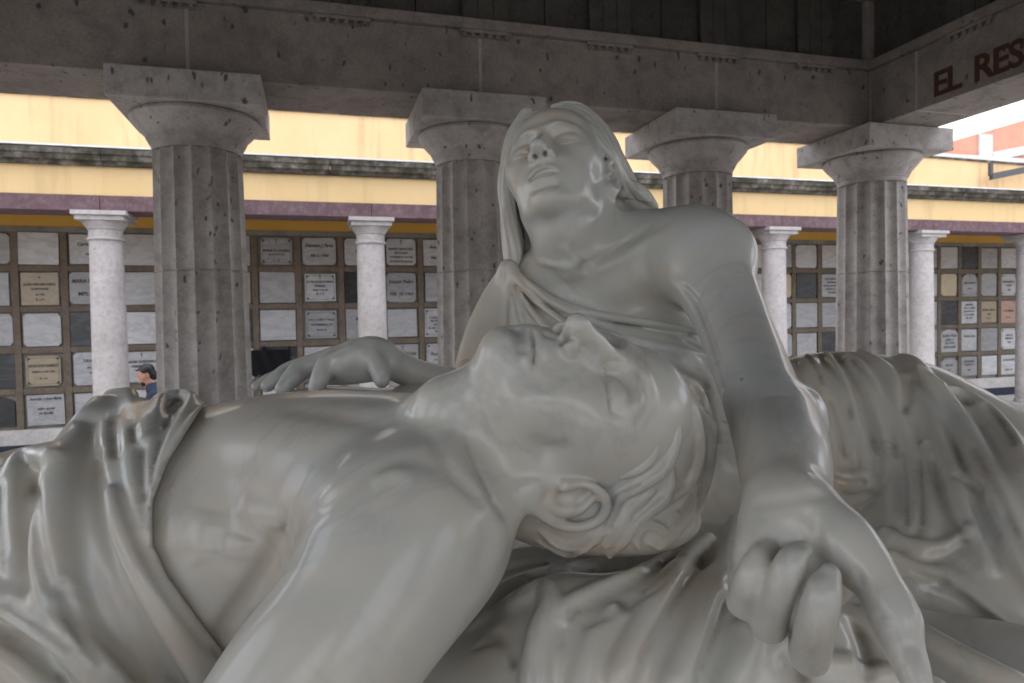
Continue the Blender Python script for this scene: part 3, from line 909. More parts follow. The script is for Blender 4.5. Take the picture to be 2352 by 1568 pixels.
def incise(F, pts, k=.0015):
    """crisp cut (px, py, half width px) following the carved surface"""
    a = catmull(np.array(pts, float), 5)
    d = F.trace(a[:, :2])
    d = np.clip(d, np.median(d) - .02, np.median(d) + .02)
    dp = np.concatenate([d[:1], d, d[-1:]]); d = np.convolve(dp, [.25, .5, .25], 'valid')
    r = a[:, 2] * d / F_PX
    F.frame()
    F.chain([P(x, y, z + q * .35) for (x, y), z, q in zip(a[:, :2], d, r)], list(r), k, 's')

def head_shape(F, R, t, S, male=True, mouth=0.0):
    """skull, jaw, features; local y out of the face, z to the crown; face about 0.235 high"""
    F.frame(R, t, S)
    wk = .76 if male else 1.04
    F.warp = lambda q: np.stack([q[:, 0], q[:, 1], np.where(q[:, 2] < -.05, -.05 + (q[:, 2] + .05) * wk, q[:, 2])], 1)
    F.ell((0, -.018, .040), (.074, .094, .083), .02)
    F.ell((0, .030, .048), (.062, .053, .056), .03)
    F.ell((0, .024, -.030), (.058, .056, .072), .03)
    jw = .056 if male else .050
    for s in (-1, 1):
        F.chain([(s * jw, -.010, -.045), (s * (jw - .006), .008, -.078), (s * .030, .048, -.098), (s * .012, .066, -.106)], [.0125, .0135, .0145, .015], .032)
        F.ell((s * .043, .046, -.020), (.023, .025, .018), .024)
        F.ell((s * .056, .020, .002), (.015, .036, .030), .03)
        F.ell((s * ((.036 if s < 0 else .024) if male else .031), .054, -.058), (.024 if male else .021, .024, .030), .03)
    F.ell((0, .0725, -.1090), (.0185, .0175, .0150), .016)
    F.chain([(-.042, .068, .018), (-.022, .0795, .021), (0, .0795, .018), (.022, .0795, .021), (.042, .068, .018)], [.009, .010, .010, .010, .009], .020)
    F.ell((0, .070, -.050), (.026, .022, .026), .022)
    F.ell((0, .068, -.078), (.028, .024, .018), .018)
    for s in (-1, 1):
        ez = 1.25 if male else 1.3
        F.ell((s * .0330, .0905, .0050), (.0195 * ez, .0185, .0130 * ez), .009, 's')
        F.ell((s * .0160, .0910, .000), (.0065, .0145, .0115), .009, 's')
    for s in (-1, 1):
        c0 = np.array((s * .0325, .0655, -.0010)); r0 = np.array((.0180 * ez, .0155, .0140 * ez))
        F.ell(c0, r0, .003)
        def onlid(u, v, o=0.0):
            return (c0[0] + s * u, c0[1] + r0[1] * math.sqrt(max(1 - (u / r0[0]) ** 2 - (v / r0[2]) ** 2, .02)) + o, c0[2] + v)
        F.chain([onlid(u, -.0075 + .0028 * (u / .015) ** 2) for u in np.linspace(-.0140, .0150, 9)], [.0012, .0018, .0020, .0020, .0020, .0020, .0020, .0018, .0012], .0012, 's')
        F.chain([onlid(u, -.0100 + .0032 * (u / .015) ** 2, -.0004) for u in np.linspace(-.0120, .0130, 7)], [.0010, .0014, .0016, .0016, .0016, .0014, .0010], .002)
    # nose: a solid wedge, round tip and wings, small nostrils
    q = .004 if male else .003
    F.chain([(0, .078, .014), (0, .0860 + q * .5, .000), (0, .0950 + q, -.018), (0, .1030 + q, -.034)], [.0080, .0080, .0092, .0108], .008)
    F.ell((0, .1095 + q, -.0405), (.0108, .0105, .0098), .006)
    F.ell((0, .0920, -.0430), (.0150, .0175, .0098), .008)
    F.ell((0, .0760, -.0260), (.0160, .0200, .0230), .010)
    F.ell((0, .0740, -.0040), (.0105, .0170, .0200), .008)
    for s in (-1, 1):
        F.ell((s * .0135, .0940, -.0455), (.0066, .0115, .0082), .004)
    for s in (-1, 1):
        F.chain([(s * .0070, .1060 + q * .6, -.0560), (s * .0078, .1010, -.0500), (s * .0065, .0950, -.0430)], [.0032 if not male else .0042, .0042 if not male else .0055, .0028], .002, 's')
    # mouth
    g = mouth
    F.chain([(-.0245, .0775, -.0762), (-.013, .0865, -.0715), (-.0045, .0900, -.0695), (0, .0895, -.0700), (.0045, .0900, -.0695), (.013, .0865, -.0715), (.0245, .0775, -.0762)],
            [.0030, .0054, .0062, .0060, .0062, .0054, .0030], .008)
    F.chain([(-.022, .0780, -.0802), (-.011, .0858, -.0855 - g), (0, .0875, -.0868 - g), (.011, .0858, -.0855 - g), (.022, .0780, -.0802)], [.0032, .0062, .0072, .0062, .0032], .008)
    if not male:
        F.chain([(-.0262, .0795, -.0780), (-.020, .0865, -.0778), (-.013, .0925, -.0776 - g * .5), (-.006, .0955, -.0772 - g * .5), (0, .0965, -.0770 - g * .5), (.006, .0955, -.0772 - g * .5), (.013, .0925, -.0776 - g * .5), (.020, .0865, -.0778), (.0262, .0795, -.0780)],
            [.0012, .0018, .0024 + g * .6, .0028 + g * .8, .0030 + g * .8, .0028 + g * .8, .0024 + g * .6, .0018, .0012], .0015, 's')
    F.chain([(-.014, .0905, -.0965 - g * .6), (0, .0935, -.0975 - g * .6), (.014, .0905, -.0965 - g * .6)], [.003, .0035, .003], .012, 's')
    F.chain([(0, .0995, -.0585), (0, .0990, -.066)], [.0018, .0022], .006, 's')

def ear(F, R, t, S, s, tip=0.0):
    F.warp = None
    F.frame(R, t, S)
    es = 1.18 if tip else 1.0
    e = lambda u, v, w=0.0: (s * (.0735 + w * es), -.014 + u * es, -.010 + tip + v * es)
    F.ell(e(-.002, 0, -.001), (.008, .018, .029), .006)
    hel = [e(.012, .002, .002), e(.014, .014, .006), (e(.008, .027, .010)), e(-.004, .032, .013), e(-.016, .028, .015), e(-.022, .014, .016), e(-.021, -.003, .015), e(-.013, -.018, .012), e(-.003, -.028, .008)]
    F.chain([tuple(p) for p in catmull(np.array(hel), 3)], list(np.interp(np.arange(25), np.arange(0, 25, 3), [.0034, .0042, .0048, .0050, .0050, .0048, .0046, .0048, .0056])), .003)
    F.ell(e(.003, -.029, .005), (.0060, .0090, .0090), .006)
    F.ell(e(-.011, .004, .003), (.0130, .0115, .0230), .006)
    F.chain([tuple(p) for p in catmull(np.array([e(.004, .021, .008), e(-.007, .013, .0115), e(-.010, -.002, .012), e(-.004, -.014, .009)]), 3)], [.0034] * 10, .006)
    F.ell(e(.002, -.003, .010), (.0100, .0085, .0110), .003, 's')
    F.chain([e(.000, .008, .010), e(.004, .014, .009)], [.0045, .003], .003, 's')
    F.chain([e(.013, .004, .005), e(.012, -.006, .007)], [.0040, .0046], .004)

S_ = .985
def basis(cols):
    A = np.array(cols, float)
    u, _, v = np.linalg.svd(A)
    return u @ v
MR = basis([[-0.17, 0.307, 0.937], [0.612, 0.777, -0.144], [-0.772, 0.548, -0.32]])
MT = P(1316, 972, .653)
FR = basis([[-.936, -.353, -.012], [-.206, .517, .831], [-.287, .780, -.556]])
FS = 1.05
FT = P(1283.9, 413.2, 1.155)
def ml(p): return S_ * (MR @ np.array(p)) + MT
def fl(p): return FS * (FR @ np.array(p)) + FT

# ---- the reclining man
def torso(F, g=0.0):
    blob(F, 700, 1185, .765, (.205 + g, .133 + g, .165 + g), .05)
    blob(F, 560, 1225, .77, (.185 + g, .130 + g, .165 + g), .05)
    blob(F, 330, 1262, .79, (.23 + g, .128 + g, .165 + g), .06)
    blob(F, 60, 1300, .82, (.25 + g, .120 + g, .16 + g), .06)
    blob(F, 900, 1130, .72, (.11 + g, .085 + g, .15 + g), .05)
    # chest muscles
    blob(F, 770, 1010, .70, (.10 + g, .038 + g, .085 + g), .05)
    blob(F, 775, 975, .905, (.14 + g, .051 + g, .072 + g), .035)
def build_male():
    F = Field(); F.stain_amt = .8
    head_shape(F, MR, MT, S_, True)
    ear(F, MR, MT, S_, -1, -.012)
    # neck
    F.frame()
    n0 = ml((0, -.030, -.030)); n1 = ml((0, -.032, -.105))
    F.chain([n0, n1, P(990, 1120, .67)], [.054, .052, .066], .03)
    F.chain([ml((-.055, -.015, -.045)), P(1085, 1125, .60), P(985, 1050, .60)], [.014, .018, .012], .03)       # near neck muscle
    F.chain([ml((0, .030, -.088)), ml((0, .005, -.13)), P(985, 985, .69)], [.020, .022, .016], .03)
    torso(F)
    # near shoulder and arm
    blob(F, 945, 1215, .570, (.078, .070, .068), .03)
    blob(F, 880, 1160, .61, (.055, .045, .06), .04)
    tube(F, [(960, 1240, .57, 165), (850, 1400, .53, 190), (720, 1560, .51, 205), (560, 1800, .48, 200)], .05, m=26)
    # far shoulder
    blob(F, 1010, 985, .90, (.07, .058, .07), .05)
    # collar bones
    tube(F, [(940, 960, .70, 12), (985, 1030, .65, 20), (1050, 1095, .61, 22), (1120, 1170, .58, 26)], .03)
    F.strokes([
        ([(645, 1215), (620, 1290), (560, 1380), (480, 1490)], 22, -26, 'g', (.1, .02)),
        ([(660, 1195), (640, 1240), (600, 1330), (520, 1450)], 10, -10, 'g', (.1, .02)),
        ([(985, 985), (1030, 1065), (1075, 1120), (1120, 1160)], 18, -16, 'g', (.2, .3)),
        ([(1090, 1150), (1020, 1080), (940, 1050), (860, 1075), (780, 1135), (700, 1190), (652, 1212)], 32, -8, 'g', (.25, .2), 0),
        ([(1130, 1200), (1120, 1260), (1090, 1320)], 30, -8, 'g', (.3, .5), 0),
        ([(850, 1110), (900, 1085), (960, 1100)], 22, 7, 'g', (.3, .3), 0),
        ([(540, 1165), (600, 1180), (650, 1200)], 34, 7, 'g', (.3, .3)),
        ([(480, 1170), (455, 1230), (470, 1300)], 40, 7, 'g', (.3, .3)),
        ([(565, 1230), (548, 1290)], 34, 6, 'g', (.3, .3)),
        ([(392, 1119), (394, 1121), (396, 1122)], 9, 5, 'g', (0, 0)),
        ([(640, 935), (760, 950), (900, 975)], 34, -7, 'g', (.3, .3)),
        # neck creases
        ([(1060, 980), (1085, 1060), (1125, 1140), (1160, 1195)], 12, -10, 'g', (.2, .2)),
        ([(995, 1000), (1060, 1090), (1130, 1170)], 30, 5, 'g', (.3, .3)),
        # eye slit, cheek hollow
        ([(1388, 836), (1393, 870), (1396, 915), (1402, 950)], 5, -9, 'g', (.1, .25)),
        ([(1376, 842), (1398, 826), (1428, 826)], 9, -8, 'g', (.25, .25)),
        ([(1445, 838), (1468, 868), (1484, 910), (1478, 950), (1452, 980)], 8, -5, 'g', (.25, .25)),
        ([(1460, 812), (1486, 850), (1502, 900), (1500, 950)], 9, 4, 'g', (.3, .3)),
        ([(1218, 752), (1223, 772), (1227, 800), (1225, 838)], 6.5, -18, 'g', (.02, .12)),
        ([(1245, 775), (1250, 800), (1247, 828)], 9, 4, 'g', (.2, .3)), ([(1200, 785), (1203, 810), (1203, 832)], 9, 4, 'g', (.2, .3)),
        ([(1165, 780), (1166, 810), (1172, 836)], 11, -5, 'g', (.1, .3), 0),
        ([(1288, 775), (1290, 800), (1304, 822), (1326, 826), (1342, 812)], 4, -4, 'g', (.25, .25)),
        ([(1225, 838), (1222, 848)], 7, -3, 'g', (.3, .3)),
        ([(1245, 860), (1215, 880), (1180, 905)], 20, -3, 'g', (.3, .3), 0),
        ([(1335, 855), (1285, 868), (1240, 900)], 10, -4, 'g', (.3, .3), 0),
        ([(1210, 1000), (1260, 1030), (1320, 1025)], 22, -6, 'g', (.3, .3), 0),
    ])
    incise(F, [(1222, 766, 5), (1226, 790, 5), (1227, 812, 4.5), (1225, 838, 2.5)])
    incise(F, [(1392, 838, 3), (1396, 870, 3.2), (1398, 910, 3.2), (1402, 945, 2)])
    return F

# ---- his hair
def build_male_hair():
    F = Field(); F.stain_amt = .7
    F.frame(MR, MT, S_)
    F.ell((0, -.024, .050), (.084, .100, .098), .01)
    F.ell((-.020, -.060, -.010), (.062, .066, .07), .03)
    F.ell((0, .135, -.050), (.130, .120, .152), .012, 's')
    F.ell((-.085, -.004, -.026), (.034, .026, .040), .012, 's')
    F.frame()
    blob(F, 1430, 1190, .67, (.075, .032, .06), .03)
    r = random.Random(3)
    L = []
    for pts, w in [
        ([(1566, 900), (1596, 960), (1606, 1040), (1580, 1110), (1520, 1160)], 15),
        ([(1592, 880), (1624, 950), (1632, 1040), (1612, 1130), (1580, 1200)], 14),
        ([(1535, 925), (1552, 1000), (1530, 1070), (1476, 1112), (1424, 1142)], 15),
        ([(1500, 975), (1504, 1035), (1464, 1078), (1404, 1096)], 13),
        ([(1470, 1010), (1444, 1050), (1392, 1072), (1340, 1082)], 12),
        ([(1545, 1080), (1530, 1140), (1470, 1190), (1430, 1240), (1400, 1278)], 15),
        ([(1600, 1120), (1572, 1190), (1540, 1245)], 14),
        ([(1500, 1130), (1450, 1168), (1424, 1215), (1390, 1258)], 13),
        ([(1470, 1122), (1425, 1146), (1404, 1190), (1396, 1220)], 11),
        ([(1622, 1080), (1610, 1150), (1590, 1215)], 11),
        ([(1390, 1222), (1340, 1252), (1285, 1250), (1245, 1222)], 13),
        ([(1470, 1262), (1462, 1236), (1480, 1210), (1512, 1210), (1530, 1232), (1516, 1254), (1494, 1246)], 10),
        ([(1560, 1180), (1545, 1215), (1560, 1240)], 10),
        ([(1350, 1262), (1300, 1272), (1240, 1246)], 9),
        ([(1560, 862), (1602, 892), (1632, 945)], 10),
        ([(1540, 832), (1578, 852), (1614, 902)], 8), ([(1606, 930), (1640, 985), (1640, 1050)], 9)]:
        fold(F, [(x, y, w * (.75 if i == 0 else (.4 if i == len(pts) - 1 else 1))) for i, (x, y) in enumerate(pts)], -.15, .004)
        for q in (-.55, -.1, .35, .7):
            o = w * (q + r.uniform(-.12, .12))
            L.append(([(x + o * .9, y + o * .35) for x, y in pts], 3.2, -5.5, 'g', (.2, .3)))
    F.strokes(L)
    return F

# ---- the woman leaning over him
def build_female():
    F = Field(); F.stain_amt = .6
    head_shape(F, FR, FT, FS, False, .0045)
    ear(F, FR, FT, FS, -1)
    F.frame()
    n0 = fl((0, -.030, -.035)); n1 = fl((0, -.020, -.11))
    F.chain([n0, n1, P(1345, 560, 1.14), P(1370, 640, 1.16)], [.054, .052, .050, .070], .03)
    F.chain([fl((0, .04, -.09)), fl((0, .012, -.12)), P(1300, 540, 1.11)], [.024, .03, .02], .03)
    F.chain([fl((-.058, -.02, -.045)), P(1400, 530, 1.12), P(1352, 605, 1.09)], [.014, .017, .010], .03)
    F.chain([fl((.05, -.02, -.05)), P(1265, 560, 1.12), P(1315, 618, 1.08)], [.012, .013, .010], .03)
    # trunk
    blob(F, 1430, 790, 1.20, (.165, .175, .115), .06)
    blob(F, 1460, 620, 1.17, (.155, .075, .085), .06)
    blob(F, 1250, 690, 1.21, (.09, .085, .08), .05)
    blob(F, 1540, 900, 1.22, (.085, .12, .09), .06)
    # breasts
    blob(F, 1520, 830, 1.09, (.065, .06, .055), .05)
    blob(F, 1310, 800, 1.12, (.065, .06, .055), .05)
    # near shoulder, arm down to the wrist
    blob(F, 1600, 585, 1.07, (.072, .062, .062), .05)
    tube(F, [(1500, 540, 1.14, 52), (1590, 550, 1.08, 68), (1635, 590, 1.03, 88)], .05, m=8)
    tube(F, [(1622, 610, 1.02, 92), (1682, 740, .92, 82), (1722, 840, .82, 84), (1756, 930, .72, 90), (1785, 990, .67, 102), (1800, 1060, .60, 103), (1808, 1140, .54, 96), (1815, 1200, .51, 95)], .04, m=14)
    F.frame()
    F.ell(P(1862, 970, .70), (.014, .03, .02), .025)
    # far arm
    tube(F, [(1215, 660, 1.20, 62), (1150, 740, 1.17, 60), (1095, 850, 1.10, 50), (1080, 900, 1.03, 48)], .03)
    tube(F, [(1090, 905, 1.02, 46), (1020, 880, .97, 40), (950, 858, .92, 36), (880, 825, .885, 38)], .02)
    # hand on his chest
    tube(F, [(880, 842, .875, 26), (830, 850, .865, 30), (780, 858, .87, 26), (745, 866, .875, 18)], .02)
    tube(F, [(865, 818, .885, 30), (825, 815, .865, 34), (790, 835, .85, 26)], .02)
    tube(F, [(850, 805, .885, 26), (780, 822, .89, 24), (730, 842, .90, 20)], .02)
    tube(F, [(815, 800, .875, 22), (755, 836, .855, 24), (736, 868, .84, 22), (725, 892, .835, 17)], .008)
    tube(F, [(790, 812, .895, 22), (704, 843, .885, 25), (673, 866, .87, 23), (650, 893, .86, 18)], .008)
    tube(F, [(780, 815, .92, 20), (676, 848, .915, 22), (642, 866, .90, 20), (614, 886, .89, 15)], .007)
    tube(F, [(770, 822, .955, 15), (655, 860, .955, 17), (615, 872, .94, 14), (588, 888, .93, 11)], .006)
    tube(F, [(850, 808, .87, 28), (862, 830, .85, 24), (872, 852, .838, 23), (877, 872, .832, 19)], .010)
    # the big hand in front, palm to the viewer
    H = lambda pts, k=.008: tube(F, pts, k, m=8)
    H([(1815, 1180, .515, 90), (1800, 1250, .507, 92), (1782, 1310, .505, 74)], .02)
    H([(1765, 1195, .508, 44), (1738, 1265, .492, 50), (1726, 1320, .495, 42)], .012)
    H([(1880, 1165, .505, 42), (1930, 1232, .478, 68), (1980, 1295, .462, 64), (2024, 1352, .448, 50), (2054, 1418, .438, 48)], .012)
    H([(1860, 1270, .512, 70), (1900, 1330, .508, 58)], .03)
    K = .0028
    H([(1745, 1280, .515, 40), (1722, 1340, .505, 40), (1710, 1380, .485, 38)], .012)
    H([(1708, 1382, .485, 38), (1720, 1340, .470, 37), (1742, 1296, .470, 35), (1764, 1264, .478, 25)], K)
    H([(1800, 1310, .520, 44), (1782, 1380, .510, 43), (1768, 1432, .485, 40)], .012)
    H([(1767, 1436, .482, 40), (1786, 1370, .458, 39), (1814, 1300, .452, 37), (1840, 1264, .460, 27)], K)
    H([(1866, 1330, .520, 46), (1862, 1420, .512, 46), (1858, 1500, .485, 45)], .012)
    H([(1860, 1506, .474, 45), (1872, 1440, .440, 45), (1888, 1375, .434, 42), (1900, 1322, .440, 31)], K)
    H([(2040, 1385, .442, 48), (2060, 1425, .436, 50), (2074, 1480, .43, 45), (2096, 1540, .42, 38), (2120, 1610, .41, 26)], .008)
    F.strokes([
        ([(1268, 330), (1282, 318), (1300, 312), (1318, 318)], 3, -3.5, 'v', (.2, .2)),
        ([(1262, 304), (1280, 286), (1306, 284), (1325, 300)], 5, -5, 'g', (.2, .2)),
        ([(1180, 352), (1194, 348), (1212, 352)], 3, -3, 'v', (.2, .2)),
        ([(1180, 330), (1194, 316), (1216, 318)], 5, -4, 'g', (.2, .2)),
        ([(1219, 416), (1232, 394), (1250, 384), (1268, 384), (1284, 390)], 4, -8, 'v', (.15, .15)),
        ([(1224, 412), (1240, 404), (1262, 398), (1280, 396)], 6, 2.5, 'g', (.2, .2)),
        # collar bones, breast bone, arm pit
        ([(1356, 606), (1400, 583), (1450, 550), (1500, 515)], 10, -7, 'g', (.2, .4)),
        ([(1360, 625), (1420, 598), (1480, 560), (1540, 524)], 15, 5, 'g', (.2, .3)),
        ([(1342, 596), (1345, 612), (1336, 628)], 13, -7, 'g', (.3, .3)),
        ([(1230, 600), (1280, 610), (1325, 615)], 9, 6, 'g', (.2, .3)),
        ([(1562, 652), (1590, 682), (1612, 730), (1640, 810), (1665, 900), (1682, 970)], 10, -20, 'g', (.25, .05)),
        ([(1530, 640), (1575, 665), (1600, 690)], 18, 10, 'g', (.3, .3)),
        ([(1290, 560), (1315, 590), (1335, 612)], 10, 7, 'g', (.3, .2)),
        ([(1408, 478), (1412, 500), (1408, 520)], 5, -5, 'g', (.2, .3)),
        # elbow crease
        ([(1690, 925), (1740, 912), (1790, 905), (1830, 912)], 18, -2.5, 'g', (.3, .3), 0),
        ([(1725, 1160), (1780, 1150), (1860, 1140), (1900, 1135)], 16, -5, 'g', (.2, .2), 0),
        ([(1730, 1285), (1745, 1230), (1760, 1190)], 14, 4, 'g', (.3, .3)), ([(1800, 1200), (1830, 1230), (1850, 1262)], 14, -5, 'g', (.3, .3), 0),
        ([(1855, 1165), (1868, 1210), (1872, 1270), (1880, 1330)], 16, -14, 'g', (.3, .3)),
        ([(1962, 1300), (1975, 1318), (1985, 1345)], 8, -7, 'g', (.3, .3)),
        ([(2010, 1424), (2034, 1418), (2056, 1420)], 8, -7, 'g', (.3, .3)),
        ([(1850, 1080), (1860, 1110), (1890, 1130)], 16, 6, 'g', (.3, .3)),
        # nails
        ([(871, 862), (876, 864), (882, 866)], 9, -3.0, 'g', (.2, .2)),
        ([(722, 888), (726, 890), (730, 891)], 8, -2.6, 'g', (.2, .2)),
        ([(648, 888), (653, 891), (658, 892)], 8, -2.6, 'g', (.2, .2)),
        # tendons on the hand
        ([(840, 795), (800, 812), (760, 832)], 9, 5, 'g', (.3, .3)),
        ([(820, 792), (780, 806), (720, 836)], 8, 4, 'g', (.3, .3)),
    ])
    incise(F, [(1222, 414, 2.5), (1234, 400, 5), (1250, 392, 6), (1268, 391, 5), (1283, 394, 2.5)])
    incise(F, [(1268, 322, 2), (1284, 318, 2.6), (1302, 316, 2.6), (1316, 320, 2)])
    incise(F, [(1184, 352, 2), (1196, 350, 2.6), (1212, 352, 2)])
    return F

def build_female_hair():
    F = Field(); F.stain_amt = .6
    F.frame(FR, FT, FS)
    F.ell((0, -.034, .036), (.084, .096, .084), .01)
    F.ell((-.03, -.034, .052), (.062, .076, .062), .03)
    F.ell((0, .104, -.030), (.092, .078, .122), .010, 's')
    F.ell((-.092, -.010, -.016), (.036, .030, .042), .006, 's')
    F.frame()
    tube(F, [(1212, 268, 1.20, 22), (1182, 325, 1.185, 24), (1166, 410, 1.185, 20), (1170, 490, 1.18, 22), (1178, 560, 1.17, 26), (1178, 625, 1.16, 18)], .012, m=8)
    tube(F, [(1185, 400, 1.22, 30), (1205, 500, 1.22, 36), (1222, 580, 1.21, 32)], .02)
    tube(F, [(1396, 350, 1.225, 30), (1428, 420, 1.24, 34), (1455, 458, 1.23, 26), (1492, 476, 1.23, 16)], .02, m=8)
    tube(F, [(1395, 455, 1.235, 22), (1420, 478, 1.24, 20), (1455, 486, 1.24, 14)], .01)
    tube(F, [(1430, 440, 1.21, 16), (1450, 428, 1.21, 15), (1478, 446, 1.21, 15), (1504, 474, 1.22, 9)], .004, m=6)
    L = []
    r = random.Random(9)
    base = list(F.ops)
    def strands(inner, outer, n, w, top):
        A = catmull(np.array(inner, float), 3); B = catmull(np.array(outer, float), 3)
        for q in range(n):
            t_ = (q + .5) / n
            ph = r.uniform(0, 6.28)
            pts = []
            for i in range(0, len(A), 2):
                u = i / (len(A) - 1)
                x, y = A[i] * (1 - t_) + B[i] * t_
                pts.append((x + 3.0 * math.sin(ph + u * 9), y + 1.5 * math.cos(ph + u * 8), w * (.5 + .5 * min(1, u * 5)) * (1 - .45 * max(0, u - .75) * 4) * r.uniform(.85, 1.15)))
            drape(F, pts, -.3 - .15 * (q % 2), .0016, top, base)
    strands([(1264, 264), (1300, 264), (1342, 290), (1372, 330), (1396, 362), (1420, 396), (1440, 452)], [(1268, 242), (1318, 238), (1366, 260), (1404, 308), (1424, 362), (1442, 412), (1496, 462)], 8, 7.5, 1.20)
    strands([(1248, 266), (1218, 282), (1192, 322), (1178, 382), (1178, 450), (1190, 520), (1200, 580), (1186, 622)], [(1240, 252), (1206, 268), (1172, 322), (1153, 392), (1150, 460), (1157, 530), (1162, 590), (1166, 636)], 6, 6.5, 1.19)
    L.append(([(1256, 268), (1258, 252), (1256, 240)], 5, -9, 'g', (.1, .1)))
    F.strokes(L)
    return F

def skin_copy(F, lo, hi, grow):
    """cloth lying on a body: the body's own shape, a little larger, where wanted"""
    G = Field()
    ops = list(F.ops)
    lo = np.array(lo); hi = np.array(hi)
    def f(p):
        return F.eval(p, F.near(p.min(0), p.max(0))) - f32(grow)
    G.add(f, lo, hi, 'u', 0)
    return G

# ---- her dress: bodice behind his head
def build_dress():
    F = Field()
    blob(F, 1430, 810, 1.20, (.172, .172, .125), .05)
    blob(F, 1250, 720, 1.21, (.095, .085, .088), .05)
    blob(F, 1535, 930, 1.22, (.100, .150, .11), .05)
    blob(F, 1520, 835, 1.09, (.068, .060, .062), .05)
    blob(F, 1310, 800, 1.12, (.070, .065, .062), .05)
    blob(F, 1700, 900, 1.16, (.08, .12, .09), .03)
    # open neckline: removed above a slanting curve
    F.frame()
    cut = catmull(np.array([(1100, 480), (1165, 600), (1215, 650), (1290, 692), (1370, 715), (1450, 728), (1530, 740), (1620, 752), (1700, 700), (1800, 640), (1900, 600)], float), 3)
    cx = cut[:, 0].astype(f32); cy = cut[:, 1].astype(f32)
    def above(p):
        z = np.maximum(-p[:, 2], .3)
        x = p[:, 0] / z * F_PX + 1176; y = 784 - p[:, 1] / z * F_PX
        return ((y - np.interp(x, cx, cy)) * z / F_PX * .8).astype(f32)
    F.add(above, [-9] * 3, [9] * 3, 's', .006)
    tube(F, [(1168, 618, 1.135, 14), (1210, 655, 1.115, 12), (1290, 700, 1.085, 11), (1370, 722, 1.07, 11), (1450, 735, 1.06, 10), (1530, 748, 1.05, 9), (1610, 762, 1.05, 8)], .008)
    tube(F, [(1168, 618, 1.145, 14), (1158, 680, 1.165, 46), (1128, 765, 1.15, 58), (1100, 850, 1.10, 56), (1085, 900, 1.07, 40)], .03, m=10)
    L = []
    for pts, w, h in [
        ([(1170, 622), (1230, 690), (1300, 745), (1380, 790)], 9, 9), ([(1172, 630), (1215, 710), (1270, 770), (1330, 810)], 9, 9),
        ([(1180, 618), (1260, 690), (1360, 740), (1480, 765), (1600, 790)], 8, 7), ([(1170, 640), (1190, 720), (1215, 790)], 9, 7),
        ([(1168, 640), (1165, 720), (1160, 800)], 10, 6), ([(1480, 800), (1560, 830), (1640, 880)], 16, 6), ([(1560, 770), (1620, 800), (1650, 850)], 8, 6)]:
        L.append((pts, w, h, 'g', (.1, .4)))
        L.append(([(x + 4, y + w * 1.5) for x, y in pts], w * .6, -h * 1.0, 'g', (.1, .4)))
    for f in [[(1480, 775, 6), (1560, 800, 10), (1620, 860, 12), (1655, 960, 12), (1668, 1060, 10)], [(1560, 770, 6), (1610, 800, 9), (1645, 870, 9), (1670, 960, 9)],
              [(1500, 820, 6), (1580, 880, 12), (1625, 980, 13), (1640, 1080, 12)], [(1400, 760, 5), (1500, 785, 8), (1600, 812, 7), (1640, 830, 5)],
              [(1172, 640, 5), (1225, 720, 8), (1290, 780, 9), (1350, 820, 8)], [(1190, 640, 5), (1260, 715, 8), (1340, 765, 8), (1440, 800, 6)]]:
        fold(F, f, .2, .006)
    F.strokes(L)
    return F

